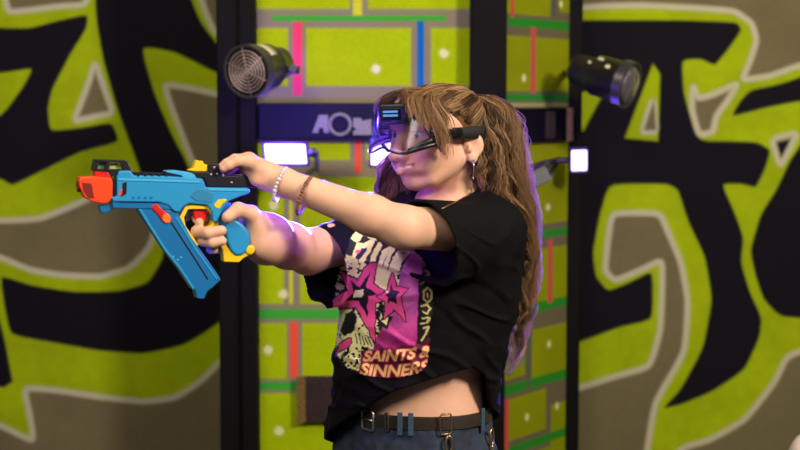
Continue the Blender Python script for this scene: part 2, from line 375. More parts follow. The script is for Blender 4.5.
# ---- slanting panel right of the dark column
pA = P(505, 300, YP+.0); dA = nrm([.245*1.0, .33, 0]); nA = nrm([dA[1], -dA[0], 0])
def paint_side(X, Y):
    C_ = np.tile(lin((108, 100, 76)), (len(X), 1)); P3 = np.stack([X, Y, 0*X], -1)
    # work along the slanted panel itself: s metres along it, z height
    a = (X-400)/FPX; b = (225-Y)/FPX; d = np.stack([a, CP+b*SP, -SP+b*CP], -1); W = C0+d*(np.dot(pA-C0, nA)/(d@nA))[:, None]
    s = (W-pA)@dA; z = W[:, 2]
    def cv(px, py):
        w = hit(px, py, pA, nA); return (w-pA)@dA, w[2]
    def rc(x0, y0, x1, y1, xr=None):                # a rectangle that is upright on the panel, its height read at its first corner
        s0, z0 = cv(x0, y0); s1, _ = cv(x1, y0); _, z1 = cv(x0, y1); return [(s0, z0), (s1, z0), (s1, z1), (s0, z1)]
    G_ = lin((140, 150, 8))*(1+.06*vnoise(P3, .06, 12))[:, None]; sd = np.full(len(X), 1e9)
    for q in [(490, -60, 551, 12), (560, -60, 600, 12), (490, 34, 600, 91), (490, 144, 600, 231), (490, 250, 526, 312), (532, 250, 600, 312), (490, 330, 525, 385), (532, 330, 600, 385), (490, 405, 546, 448), (551, 405, 600, 448), (490, 468, 600, 540), (490, 560, 600, 700)]:
        sd = np.minimum(sd, poly_sd(s, z, rc(*q)))
    al = np.clip(.5-sd/.006, 0, 1)[:, None]; C_ = C_*(1-al)+G_*al
    PK = lin((196, 84, 72)); GN = lin((44, 138, 40))
    for q, c in [((508, 17, 585, 26), GN), ((506, 94, 585, 101), GN), ((500, 236, 585, 244), GN), ((500, 310, 585, 320), GN), ((495, 389, 585, 399), GN), ((495, 452, 585, 461), GN),
                 ((511, -60, 515, 17), PK), ((531, 27, 536, 93), PK), ((548, 240, 553, 303), PK), ((503, 400, 509, 452), PK), ((521, 160, 525, 236), PK), ((553, -60, 556, 16), lin((80, 88, 96))), ((527, 320, 531, 389), lin((92, 100, 78))), ((506, 103, 585, 107), lin((170, 160, 120)))]:
        C_ = lay(C_, poly_sd(s, z, rc(*q)), c, .003)
    for x, y in [(524, 78), (561, 4), (549, 344), (527, 417), (557, 406), (548, 207)]:
        ss, z_ = cv(x, y); C_ = lay(C_, np.hypot(s-ss, z-z_)-.012, DOT, .004)
    return C_
ws = painted_plane('wall_side', 499, 572, -180, 640, 1.0, pA, nA, paint_side, M_wall, thick=.03); tag(ws, kind='structure')
# ---- dark posts
M_blk = mat('black_paint', (13, 11, 12), .7, spec=.12, bump=.3, bscale=25, vary=.15, vscale=6)
def post(name, x0, x1, Y, dep, m=M_blk):
    a = P(x0, 225, Y); b = P(x1, 225, Y); o = MB().box(((a[0]+b[0])/2, Y+dep/2, 1.6), (b[0]-a[0], dep, 3.2)).build(name, m, bevel=.006); return tag(o, kind='structure')
post('trim_1', 218, 256, 4.42, .62); post('trim_2', 470, 506, 4.42, .18); post('trim_3', 566, 581, 4.80, .22)
post('trim_4', 240, 256, 4.40, .02)
for i, x in enumerate((222, 251)): pass
M_floor = mat('floor_rubber', (52, 48, 46), .6, bump=.3, bscale=90, vary=.2, vscale=4)
fl = MB().box((0, 2.0, -.05), (7.0, 8.0, .1)).build('floor', M_floor); tag(fl, kind='structure')
ce = MB().box((0, 2.0, 3.25), (7.0, 8.0, .1)).build('ceiling', mat('ceiling_dark', (60, 58, 60), .9)); tag(ce, kind='structure')
# ---- dark sign board across the front panel
a = P(258, 103, 4.46); b = P(468, 139, 4.46)
sb = empty('sign_board', ((a[0]+b[0])/2, 4.46, b[2])); tag(sb, 'dark horizontal board with pale round emblem above the bright left floodlight', 'sign')
MB().box(((a[0]+b[0])/2, 4.475, (a[2]+b[2])/2), (b[0]-a[0], .03, a[2]-b[2])).build('board', mat('board_black', (12, 10, 36), .6, spec=.2), sb, bevel=.003)  # blue raised in the base colour to carry the lamp's violet glow
M_let = mat('letter_grey', (132, 128, 118), .5)
def flat(px, Y, thick, m, name, parent, smooth=0):
    pts = [P(x, y, Y) for x, y in px]; n = len(pts); V = pts+[p+np.array([0, thick, 0]) for p in pts]
    F = [tuple(range(n)), tuple(range(2*n-1, n-1, -1))]+[(i, (i+1) % n, n+(i+1) % n, n+i) for i in range(n)]
    return MB().add(V, F).build(name, m, parent, bevel=.001)
flat([(312, 133), (319, 115), (328, 115), (329, 133), (324, 133), (323, 128), (319, 128), (318, 133)], 4.452, .006, M_let, 'letter', sb)
ctr = P(340, 124.5, 4.452); rr = 10.3*4.452/FPX
MB().tube([ctr+np.array([math.cos(w)*rr, 0, math.sin(w)*rr*.98]) for w in np.linspace(0, 2*math.pi, 40, endpoint=False)], .0055, 8, True).build('emblem_ring', M_let, sb, smooth=True)
flat([(353, 118), (361, 118), (362, 121), (371, 119), (372, 135), (353, 135), (353, 131), (357, 129), (353, 127)], 4.452, .006, M_let, 'letter', sb)
# recess in the slanting panel; its shade is painted as a near-black slab
q0 = hit(511, 107, pA, nA); q1 = hit(560, 142, pA, nA); c_ = (q0+q1)/2; AX = [dA, nA, np.array([0, 0, 1.])]
rb = empty('recess_box', c_); tag(rb, 'dark shelf box with brown edge set into the slanting green panel', 'box')
w_ = (q1-q0)@dA; h_ = P(511, 107, YP)[2]-P(511, 142, YP)[2]
MB().box(c_+nA*.01, (w_, .03, h_), AX).build('box_front', mat('recess_shade', (8, 6, 12), .8, spec=.1), rb, bevel=.003)
MB().box(c_+nA*.02+dA*(w_*.12), (w_*.16, .03, h_*.8), AX).build('divider', mat('recess_brown', (40, 24, 22), .6), rb, bevel=.002)
MB().box(c_+nA*.015+dA*(w_*.5+.012), (.022, .04, h_), AX).build('wooden_edge', mat('recess_wood', (150, 112, 84), .7, vary=.2), rb, bevel=.002)
# brown bristle pad low on the front panel
c_ = P(321, 399, 4.485); bp = empty('bristle_pad', c_); tag(bp, 'dark brown fuzzy pad on the green panel behind the shirt hem', 'pad')
wd = 38*4.47/FPX; hd = 46*4.47/FPX
M_pad = mat('pad_brown', (44, 28, 22), .9, bump=.6, bscale=300, vary=.4, vscale=90)
MB().box(c_, (wd, .03, hd), None).build('backing', M_pad, bp, bevel=.002)
fz = MB()
for i in range(700):
    x = c_[0]-wd/2-.014+random.random()*.022; z = c_[2]+(random.random()-.5)*hd*1.02; r_ = .002+random.random()*.002
    fz.sphere((x, c_[1]-.015, z), r_*1.2, 5, 3)
tag(fz.build('bristles', mat('bristle_tan', (120, 96, 44), .9, vary=.5, vscale=120), bp), kind='stuff')
# ---- lamps
M_met = mat('lamp_black', (34, 32, 34), .35, metal=.3, coat=.3); M_rim = mat('lamp_rim', (92, 88, 92), .3, metal=.6)
def par_can(name, label, p, back, r, length, grille=True):
    p = np.asarray(p); d = nrm(np.asarray(back)-p); e = empty(name, p); tag(e, label, 'stage light')
    MB().lathe(p, d, [(-.01, r*.97), (0, r), (.012, r), (.02, r*.93), (length*.55, r*.9), (length*.62, r*.74), (length*.95, r*.66), (length, r*.5)], 48).build('body', M_met, e, smooth=True, auto=40)
    MB().lathe(p, d, [(-.006, r*.93), (-.014, r*.96), (-.014, r*1.03), (.014, r*1.03), (.014, r*.9)], 48, False).build('rim', M_rim, e, smooth=True, auto=40)
    a = nrm(np.cross(d, [0, 0, 1])); b = np.cross(d, a)
    g = MB()
    if grille:
        for k in range(1, 7):
            rr = r*.92*k/7; g.tube([p-d*.012+(a*math.cos(w)+b*math.sin(w))*rr for w in np.linspace(0, 2*math.pi, 36, endpoint=False)], .0021, 5, True)
        for w in np.linspace(.4, math.pi+.4, 3, endpoint=False):
            v = a*math.cos(w)+b*math.sin(w); g.tube([p-d*.0125-v*r*.93, p-d*.0125+v*r*.93], .0012, 5)
        g.build('grille', mat('grille_metal', (190, 170, 166), .35, metal=.5), e, smooth=True)
        MB().lathe(p-d*.0105, d, [(0, r*.9), (.001, r*.9)], 40).build('lens', mat('lens_dark', (20, 14, 18), .15), e)
    else:
        MB().lathe(p, d, [(-.012, r*.9), (-.022, r*.6), (-.026, r*.1)], 40).build('lens', mat('lens_glass', (92, 86, 96), .08, coat=1), e, smooth=True)
    y = MB(); up = np.array([0, 0, 1.]); m0 = p+d*length*.45
    y.tube([m0+a*(r+.004), m0+a*(r+.012)+up*.04, m0+a*(r*.6)+up*(r+.03), m0-a*(r*.6)+up*(r+.03), m0-a*(r+.012)+up*.04, m0-a*(r+.004)], .005, 6)
    return e, p, d, a, b
e, p, d, a, b = par_can('stage_light', 'round black stage light with ringed grille, left of the panel', P(249, 71, 4.15), P(279, 63.5, 4.29), 26*4.15/FPX, .17)
ax = [d, nrm(np.cross(d, [0, 0, 1])), np.cross(d, nrm(np.cross(d, [0, 0, 1])))]
if True:
    rr = 26*4.15/FPX*.93; V = []; F = []
    # cream label wrapped over the can's top
    up = nrm(np.array([0, 0, 1.])-d*d[2]); sd_ = np.cross(up, d); sd_ = sd_ if sd_[1] < 0 else -sd_
    for i in range(9):
        w = R(4+i*6.5)
        for t in (.035, .066): V.append(p+d*t+(up*math.cos(w)+sd_*math.sin(w))*(rr+.0012))
    F = [(2*i, 2*i+1, 2*i+3, 2*i+2) for i in range(8)]
    o = MB().add(V, F).build('rating_label', mat('label_cream', (205, 200, 160), .6), e, smooth=True); sm = o.modifiers.new('solid', 'SOLIDIFY'); sm.thickness = .001
q = P(294, 70, 4.26)
MB().box(q, (.035, .05, .022)).box(q+np.array([.0, .08, 0]), (.02, .14, .02)).build('mounting_clamp', M_met, e, bevel=.003)
MB().lathe(q+np.array([.0, -.03, .004]), (0, -1, 0), [(0, .012), (.014, .012)], 16).build('clamp_knob', M_rim, e)
pR = P(626, 84, 4.45); bR = P(566, 66, 4.56)
e, p, d, a, b = par_can('stage_light', 'black stage light pointing right, in front of the right graffiti wall', pR, bR, 23*4.45/FPX, .185, False)
for dx, dy, s_ in ((603, 61, .008), (607, 70, .007), (586, 60, .010)):
    pass
lb = MB(); up = nrm(np.array([0, 0, 1.])-d*d[2]); sd_ = np.cross(up, d); sd_ = sd_ if sd_[1] < 0 else -sd_
for t, w, ht in ((.05, .9, .012), (.085, .55, .014), (.11, .95, .008)):
    c_ = p+d*t+(up*math.cos(w)+sd_*math.sin(w))*(23*4.45/FPX*.915); nn = up*math.cos(w)+sd_*math.sin(w)
    lb.box(c_, (ht*1.3, .002, ht), [d, nn, np.cross(d, nn)])
lb.build('status_sticker', mat('label_cream', (205, 200, 160)), e)
q = P(572, 72, 4.62); MB().box(q, (.03, .06, .03)).box(q+np.array([0, .1, 0]), (.02, .18, .02)).build('mounting_clamp', M_met, e, bevel=.003)
M_led = mat('led_panel', (255, 255, 255), .4, emit=(206, 176, 255), estr=2.6)
M_hs = mat('flood_housing', (40, 34, 60), .35, metal=.2)
def flood(name, label, quad, Y, group=None, stretch=1.0):
    c0, c1, c2, c3 = [P(x, y, Y) for x, y in quad]; c = (c0+c1+c2+c3)/4; ux = nrm((c1+c2-c0-c3)); uz = nrm((c0+c1-c2-c3)); n = nrm(np.cross(ux, uz)); n = n if n[1] < 0 else -n
    w = np.linalg.norm(c1-c0); h = np.linalg.norm(c0-c3); e = empty(name, c-n*.04); tag(e, label, 'flood light')
    AX = [ux, n, uz]
    MB().box(c-n*.016, (w*1.14, .022, h*1.26), AX).build('housing', M_hs, e, bevel=.006)
    f = MB()
    for sx in (-1, 1): f.box(c+ux*sx*w*.535-n*.002, (w*.05, .012, h*1.24), AX)
    for sz in (-1, 1): f.box(c+uz*sz*h*.57-n*.002, (w*1.1, .012, h*.1), AX)
    f.build('bezel', M_hs, e, bevel=.002)
    MB().box(c-n*.002, (w, .006, h), AX).build('led_lens', M_led, e, bevel=.003)
    fins = MB()
    for k in range(7): fins.box(c-n*.038+ux*(k-3)*w*.15, (.004, .024, h*1.1), AX)
    fins.build('heat_sink', M_met, e)
    return e, c, ux, n, uz, w, h
e, cF1, ux, n, uz, w, h = flood('flood_light', 'bright white-violet floodlight glowing above the outstretched hand', [(264, 144), (305, 144), (307, 164), (266, 163.5)], 4.25)
MB().tube([cF1+ux*w*.57-n*.01, cF1+ux*w*.75-n*.01+uz*.006, cF1+ux*w*.72-n*.06-uz*.05, cF1+ux*w*.6-n*.255-uz*.05], .008, 8).build('bracket', mat('bracket_grey', (120, 112, 130), .4, metal=.4), e, smooth=True)
MB().lathe(cF1+ux*w*.68-n*.005+uz*.004, n, [(0, .014), (.012, .014), (.016, .008)], 16).build('bracket_knob', M_met, e, smooth=True, auto=40)
e, cF2, ux, n, uz, w, h = flood('flood_light', 'small square violet floodlight on the far right post', [(571.5, 150.5), (587, 150.5), (587, 170), (571.5, 171)], 4.62)
MB().tube([cF2-ux*w*.5-n*.02, P(560, 160, 4.66), P(545, 163, 4.58), P(530, 168, 4.50), P(516, 170, 4.53)], .009, 8).tube([P(534, 186, 4.53), P(548, 176, 4.58), P(556, 164, 4.64)], .008, 8).build('bracket_arm', M_met, e, smooth=True)
MB().box(P(541, 176, 4.52), (.05, .02, .05), [nrm([1, 0, .5]), (0, -1, 0), nrm([-.5, 0, 1])]).build('control_box', mat('bracket_grey2', (104, 104, 92), .5), e, bevel=.004)
e, cF3, ux, n, uz, w, h = flood('flood_light', 'violet floodlight mostly hidden behind the head and goggles', [(371, 143), (402, 143), (402, 165), (371, 165)], 4.25)
MB().tube([cF3+ux*w*.57-n*.01, cF3+ux*w*.75-n*.01, cF3+ux*w*.7-n*.255-uz*.04], .008, 8).build('bracket', M_met, e, smooth=True)
# pale rounded thing cut by the lower right corner
c_ = P(808, 466, 3.6)
ev = empty('rounded_post', (c_[0], c_[1], 0)); tag(ev, 'pale cream rounded post top cut off by the bottom right corner', 'post')
rp = .085
MB().lathe((c_[0], c_[1], 0), (0, 0, 1), [(.0, .05), (c_[2]-.12, .05), (c_[2]-.06, rp*.8)]+[(c_[2]+rp*math.sin(w), rp*math.cos(w)*.62) for w in np.linspace(0, 1.5, 10)], 32).build('padded_post', mat('cream_foam', (225, 208, 182), .7), ev, smooth=True)
# =================================================================== the toy blaster
GY = R(20); gd = np.array([-math.cos(GY), -math.sin(GY), 0]); gn = np.array([math.sin(GY), -math.cos(GY), 0]); GQ = P(240, 215, 2.74)
def G(px, py, off=0.0): return hit(px, py, GQ+gn*off, gn)
M_b = mat('toy_blue', (34, 142, 202), .38, spec=.5); M_b2 = mat('toy_blue_magazine', (18, 106, 170), .36); M_or = mat('toy_orange', (246, 74, 34), .3)
M_yl = mat('toy_yellow', (232, 196, 20), .4); M_rd = mat('toy_red', (205, 26, 24), .35); M_bk = mat('toy_black', (26, 22, 34), .35)
M_gr = mat('sight_green', (120, 190, 120), .2); M_dr = mat('muzzle_dark', (120, 14, 12), .5)
gun = empty('toy_blaster', GQ); tag(gun, 'blue toy dart blaster with orange muzzle and yellow trigger guard, held in both hands', 'toy blaster')
def prism(pts, t, name, m, parent=gun, bevel=.0015, shift=0.0, seg=2):
    """outline pts traced on the near face; t = thickness; shift moves the slab towards the camera"""
    f = [G(x, y, t/2+shift) for x, y in pts]; bk = [p-gn*t for p in f]; n = len(f)
    F = [tuple(range(n)), tuple(range(2*n-1, n-1, -1))]+[(i, (i+1) % n, n+(i+1) % n, n+i) for i in range(n)]
    return MB().add(f+bk, F).build(name, m, parent, bevel=bevel, seg=seg)
def strip(pts, wpx, t, name, m, parent=gun, bevel=.0008, shift=0.0, closed=False):
    c = [G(x, y, t/2+shift) for x, y in pts]; w = wpx/538/2; n = len(c); V = []; F = []
    for i in range(n):
        tg = nrm((c[(i+1) % n]-c[i-1]) if closed else (c[min(i+1, n-1)]-c[max(i-1, 0)])); s = nrm(np.cross(tg, gn))
        V += [c[i]+s*w, c[i]-s*w, c[i]-s*w-gn*t, c[i]+s*w-gn*t]
    for i in range(n if closed else n-1):
        a = 4*i; b = 4*((i+1) % n)
        for k in range(4): F.append((a+k, a+(k+1) % 4, b+(k+1) % 4, b+k))
    if not closed: F += [(3, 2, 1, 0), (4*n-4, 4*n-3, 4*n-2, 4*n-1)]
    return MB().add(V, F).build(name, m, parent, bevel=bevel)
# receiver: upper shell, lower shell, rear tail
prism([(117, 177), (119, 171), (130, 170.5), (134, 175.5), (165, 176), (202, 178.5), (204, 181), (206, 187.3), (248, 188), (250.5, 190), (249, 193.5), (240, 196.5), (229, 201), (222, 210), (219, 222), (213, 222), (212, 212), (207, 205), (190, 203.5), (184, 206), (179, 212.5), (174, 211.5), (168, 205), (157, 202), (113, 202), (111.5, 197), (117, 196.5)], .040, 'receiver', M_b, bevel=.003, seg=3)
prism([(112, 200), (157, 201), (168, 205), (172, 210), (150, 209), (113, 208.5)], .034, 'lower_shell', M_b2, bevel=.002)  # darker blue: shade under the receiver put into the colour
prism([(99, 206), (108, 205), (113, 205), (113, 209), (107, 213), (101, 213)], .022, 'front_hook', M_b2, bevel=.002)
strip([(118, 179.5), (200, 182)], 2.2, .043, 'top_ridge', mat('toy_blue_light', (66, 170, 222), .35))
strip([(208, 189.5), (247, 190.2)], 2.6, .043, 'tail_ridge', mat('toy_blue_light', (66, 170, 222), .35))
strip([(119, 201), (162, 201.5)], 1.0, .042, 'side_groove', M_b2)
for x in (132, 138, 144, 150): 
    prism([(x, 196.5), (x+3, 196.5), (x+2.4, 199), (x-.6, 199)], .0415, 'side_detail', M_b2, bevel=.0004)
prism([(205, 189.5), (213, 193), (212, 203), (196, 201), (190, 196), (196, 189)], .0425, 'side_recess_panel', mat('toy_blue_mid', (40, 124, 176), .4), bevel=.001)
prism([(122.5, 183), (127, 182), (126.5, 194), (121.5, 197), (119, 194), (122, 191)], .041, 'ejection_slot', M_bk, bevel=.0006)
prism([(120.5, 190), (122.6, 189), (122, 195), (118.5, 196.5)], .0418, 'slot_insert', M_or, bevel=.0005)
prism([(112.5, 179), (117, 178), (116.5, 195.5), (112, 194)], .030, 'barrel_collar', M_bk, bevel=.001)
# muzzle: orange block with a darker mouth
prism([(81, 177.5), (95, 176.5), (111.5, 178), (113, 182), (112.6, 198), (109, 202.5), (104, 204), (93, 202), (85, 198), (79.5, 187), (78.5, 180)], .040, 'muzzle', M_or, bevel=.006, seg=4)
prism([(81.5, 182), (92, 183), (95, 199), (88, 198.5), (83, 191)], .0412, 'muzzle_mouth', M_dr, bevel=.002)
mz = G(79, 186, 0); MB().lathe(mz, gd, [(-.003, .011), (.0035, .011), (.0035, .007), (-.004, .007)], 24).build('muzzle_bore', M_dr, gun, smooth=True, auto=40)
prism([(94, 170.5), (107, 171), (112, 176), (110, 178.5), (95, 177.5)], .024, 'front_block', M_rd, bevel=.002)
# front sight: black frame round green windows
prism([(92.5, 170.5), (95, 159.5), (99, 160), (97, 170.5)], .028, 'front_sight_post', M_bk, bevel=.0008)
prism([(96, 159.5), (126, 160.5), (127, 162.5), (96, 162)], .028, 'front_sight_top', M_bk, bevel=.0008)
prism([(103.5, 171), (107, 161.5), (110, 161.5), (108, 171)], .028, 'front_sight_post', M_bk, bevel=.0008)
prism([(121, 161), (127, 161), (131.5, 170.5), (124, 170.5)], .028, 'front_sight_post', M_bk, bevel=.0008)
prism([(93, 169), (131, 169.2), (131, 171.5), (120, 171.5), (112, 177), (108, 172), (93, 171)], .026, 'front_sight_base', M_bk, bevel=.0008)
prism([(99, 161.5), (106.5, 161.5), (104.5, 169.5), (98, 169.5)], .004, 'sight_window', M_gr, bevel=.0004)
prism([(110, 163.5), (118, 163), (121.5, 169.2), (109, 169.2)], .004, 'sight_window', mat('sight_cream', (176, 190, 110), .3), bevel=.0004)
# top rail
strip([(133, 173.4), (166, 174.2)], 2.6, .016, 'top_rail', M_bk)
for x in range(137, 166, 7): prism([(x, 174), (x+2.6, 174), (x+2.4, 176.4), (x+.2, 176.4)], .0405, 'rail_notch', M_bk, bevel=.0003)
prism([(166, 171), (176, 170.6), (190, 172.5), (195, 175), (196.5, 178.5), (184, 178), (181, 175.5), (166.5, 172.4)], .034, 'rear_rib', mat('toy_blue_light', (66, 170, 222), .35), bevel=.0012)
prism([(166, 173.2), (180, 174.8), (182, 177), (166, 176.6)], .030, 'rib_shadow_gap', M_bk, bevel=.0005)
# rear sight and priming slide
prism([(188, 170.4), (193.5, 168), (196, 160.4), (198.5, 160), (199.5, 162), (202, 160.6), (203.5, 161.8), (204, 164), (207.8, 165), (207.6, 171.4), (195, 171.4)], .020, 'rear_sight', M_yl, bevel=.0015)
prism([(189, 171.5), (208, 171.5), (208.5, 163.5), (212, 162.5), (219, 163), (221, 171), (224, 175), (262, 176.5), (263.5, 181), (262, 188), (246, 187.6), (207, 187), (204, 178.8), (196, 178)], .030, 'priming_slide', M_bk, bevel=.003)
for x, y in ((214, 167.5), (211, 174.5), (217, 174), (223, 175.6), (231.5, 182.4)):
    MB().lathe(G(x, y, .0155), gn, [(0, .0022), (.0012, .0022), (.0016, .001)], 12).build('screw', mat('screw_steel', (200, 190, 190), .3, metal=.8), gun, smooth=True)
# magazine and its slide lever
mg = prism([(136.5, 208.5), (146, 206), (152, 207), (170, 210), (178, 212.5), (182.5, 221), (191, 237), (203, 253.5), (218.6, 275.5), (221, 280), (214, 286.5), (207.5, 291.5), (205, 298), (203.5, 299.2), (197, 298.6), (195.4, 291), (188.7, 280), (180, 270), (171, 258.5), (165, 251), (158, 240), (149, 227)], .030, 'magazine', M_b2, bevel=.0022, seg=3)
strip([(140, 209), (149, 224), (165, 249), (180, 268), (194, 289)], 2.4, .032, 'magazine_edge', M_b, mg)
strip([(171, 222), (182, 239), (195, 259), (208, 279.5)], 1.9, .031, 'magazine_slot', M_bk, mg)
strip([(176, 217), (184, 230), (196, 249.5), (217, 279)], 2.2, .0322, 'magazine_rib', M_b, mg)
for x, y in ((172, 256), (176.5, 259), (180, 256.5)): prism([(x, y), (x+2.4, y), (x+2.4, y+1.6), (x, y+1.6)], .0312, 'magazine_mark', mat('toy_blue_light', (66, 170, 222), .35), mg, bevel=.0002)
prism([(152, 205), (157, 203.5), (162, 209), (166.5, 213), (171, 218), (170, 222.5), (166, 223.5), (162, 221), (157.5, 214), (152.5, 209.5)], .036, 'charging_lever', M_rd, bevel=.002)
prism([(163.5, 214), (168, 213.2), (171.5, 218), (170, 223), (165.5, 223.5), (162, 219.5)], .0375, 'lever_knob', mat('toy_orange_light', (255, 120, 50), .3), bevel=.002)
# trigger guard, frame and grip
strip([(197, 246), (190, 236), (183.5, 227), (182, 217), (186.5, 208), (192, 206.8), (207, 206.8), (213, 211), (216, 219), (213, 226.5), (205, 230), (196, 229)], 4.4, .026, 'trigger_guard', M_yl)
prism([(207, 207), (214, 208.5), (218.5, 216), (219.5, 224), (214, 231), (210, 229), (213, 220), (211, 213)], .027, 'guard_web', M_yl, bevel=.001)
prism([(214, 204.5), (218.5, 199.6), (226, 198.8), (227, 200.6), (222.5, 204), (220, 208.4), (215.5, 208)], .0425, 'safety_catch', M_yl, bevel=.001)
prism([(213, 229), (218, 240), (222.5, 250), (224, 262), (239, 262.5), (244, 258), (251.5, 254), (254, 249), (252, 245), (246, 246), (238, 252), (228, 248), (222, 236), (219, 226)], .026, 'grip_frame', M_yl, bevel=.0018)
prism([(224.5, 221), (229, 218.5), (236, 219), (243.5, 224.5), (249.5, 232), (251, 240), (248.5, 249), (244, 255.3), (236, 256.5), (231, 251.5), (226, 241), (224.5, 231)], .036, 'grip', M_b, bevel=.006, seg=4)
prism([(213, 212), (219.5, 212), (226, 203), (231, 203), (229, 222), (221, 226), (214, 224)], .022, 'grip_neck', M_b2, bevel=.001)
MB().lathe(G(249.5, 249.5, .010), gn, [(0, .0085), (.006, .0085), (.0075, .006), (.0075, .003)], 20).build('lanyard_ring', M_yl, gun, smooth=True, auto=40)
prism([(193, 209), (206.5, 209), (207.5, 215), (204, 221), (198, 224), (194.5, 218)], .012, 'trigger', M_rd, bevel=.002)
prism([(187, 210), (193, 209), (190, 220), (187, 222)], .010, 'trigger_pivot', M_bk, bevel=.001)
# =================================================================== the player
YB = 3.0
person = empty('person', (P(415, 430, YB)[0], YB, 0))
tag(person, 'person in goggles, black graphic tee and jeans, arms stretched out aiming a blue blaster', 'person')
FB = frame(R(40)); Fb, Lb = FB[0], FB[1]
QR = .77
def loft(knots, qr=QR, pw=2.2, f0=0.0, Y=YB):
    """knots: (py, centre px, half width px) as the torso reads at its own depth"""
    zs = []; cx = []; cy = []; rf = []; rl = []
    for py, c, hw in knots:
        p = P(c, py, Y); rr = hw/S3/.912; zs.append(p[2]); cx.append(p[0]+Fb[0]*f0); cy.append(p[1]+Fb[1]*f0); rl.append(rr); rf.append(rr*qr)
    return LOFT(zs, cx, cy, rf, rl, (Fb, Lb), pw)
# joints
shL = P(494, 231, 2.91); elL = P(404, 227.5, 2.70); wrL = P(283, 182, 2.74)
shR = P(384, 230, 3.09); elR = P(308, 252, 2.965); wrR = P(267, 239, 2.80)
neckB = P(455, 214, 3.01); HF = frame(R(50), R(4), R(0)); HC = P(436, 132, 2.965)
def H(f, l, u): return HC+HF[0]*f+HF[1]*l+HF[2]*u
def bhead(S):
    S.add(E(H(-.008, 0, .024), (.094, .072, .060), HF))
    S.add(E(H(.022, 0, -.012), (.066, .063, .085), HF), .03)
    S.add(E(H(.012, 0, -.062), (.050, .046, .032), HF), .022)
    S.add(E(H(.064, 0, -.092), (.018, .020, .016), HF), .045)       # chin
    for s in (-1, 1):
        S.add(E(H(.052, s*.040, -.034), (.024, .022, .024), HF), .034)   # cheeks
        S.add(K(H(.045, s*.036, -.086), H(-.010, s*.054, -.050), .010, .014), .030)  # jaw edge
        S.add(K(H(.080, s*.014, .018), H(.070, s*.044, .020), .010, .009), .014)  # brow
    for s in (-1, 1): S.sub(E(H(.097, s*.032, .001), (.020, .020, .014), HF), .014)
    for s in (-1, 1):
        S.add(E(H(.068, s*.0325, .0), (.0135, .0135, .0125), HF), .002)
        S.add(K(H(.076, s*.020, .008), H(.070, s*.046, .005), .0045, .004), .004)   # lid
        S.add(K(H(.076, s*.022, -.009), H(.070, s*.044, -.008), .004, .0035), .006)
    S.add(K(H(.088, 0, .006), H(.109, 0, -.036), .0085, .0105), .012)   # nose
    S.add(E(H(.113, 0, -.039), (.0105, .0115, .0095), HF), .006)
    for s in (-1, 1):
        S.add(E(H(.100, s*.0135, -.042), (.011, .0075, .0075), HF), .006)
        S.sub(E(H(.104, s*.007, -.050), (.005, .003, .003), HF), .003)
    S.add(E(H(.080, 0, -.060), (.020, .036, .017), HF), .018)           # mouth mound
    for s in (-1, 1):                                                   # lips, smiling
        S.add(K(H(.102, 0, -.0585), H(.073, s*.036, -.053), .0045, .0022), .004)
        S.add(K(H(.101, 0, -.0690), H(.073, s*.036, -.056), .0058, .0022), .005)
        S.add(E(H(.064, s*.040, -.050), (.010, .010, .014), HF), .024)
    S.sub(K(H(.107, -.016, -.0630), H(.107, .016, -.0630), .0026), .003)
    S.sub(K(H(.107, .014, -.0630), H(.081, .036, -.0550), .0034, .0024), .002)
    S.sub(K(H(.107, -.014, -.0630), H(.081, -.036, -.0550), .0034, .0024), .002)
    for s in (-1, 1):                                                   # ears
        ea = np.array([HF[0]*.9+HF[2]*.25-0*HF[1], HF[1]*s, HF[2]])
        ea = np.array([nrm(HF[0]*.9-HF[1]*s*.45), nrm(HF[1]*s*.9+HF[0]*.45), HF[2]])
        c = H(-.029, s*.078, -.033)
        S.add(E(c+HF[2]*.006, (.021, .0065, .025), ea), .006); S.add(E(c-HF[2]*.018+HF[0]*.004, (.010, .005, .012), ea), .006)
        S.sub(E(c+ea[1]*.007+HF[2]*.004+HF[0]*.002, (.012, .005, .016), ea), .004)
        S.add(E(c+ea[1]*.002+HF[0]*.012, (.005, .005, .008), ea), .004)
body = SDF()
body.add(E(P(438, 262, 3.01), (.105, .140, .150), FB))
body.add(loft([(225, 446, 48), (250, 440, 70), (285, 432, 74), (330, 424, 66), (360, 419, 63), (380, 418, 63.5), (395, 417, 65.5), (412, 416, 68), (440, 414, 72), (500, 413, 80)], qr=.72, f0=.0), .05)
body.add(K(P(436, 236, 3.02)+Lb*.10, P(436, 236, 3.02)-Lb*.10, .055), .04)
body.add(K(neckB+Fb*-.010, H(-.030, 0, -.045), .051, .047), .022)
body.add(K(neckB+Lb*.03, shL, .036, .043), .03); body.add(K(neckB-Lb*.03, shR, .040, .048), .04)
bhead(body)
for s in (-1, 1): body.add(K(P(452, 214, 3.0)+Fb*.045+Lb*s*.016, shL*.45+P(452, 214, 3)*.55 if s > 0 else shR*.45+P(452, 214, 3)*.55, .008, .008), .02)
# left arm (nearer the camera)
body.add(K(shL, elL*.25+shL*.75, .044, .045), .025); body.add(K(shL*.75+elL*.25, elL, .045, .038), .02)
fm = elL*.72+wrL*.28
body.add(K(elL, fm, .0365, .0350), .02); body.add(K(fm, wrL, .0350, .0255), .02)
# right arm
body.add(K(shR, elR, .050, .043), .03); fm = elR*.5+wrR*.5
body.add(K(elR, fm, .042, .0405), .02); body.add(K(fm, wrR, .0405, .035), .03)
def chain(S, pts, rs, k0=.010, k=.004):
    for i in range(len(pts)-1): S.add(K(pts[i], pts[i+1], rs[i], rs[i+1]), k0 if i == 0 else k)
NAILS = []
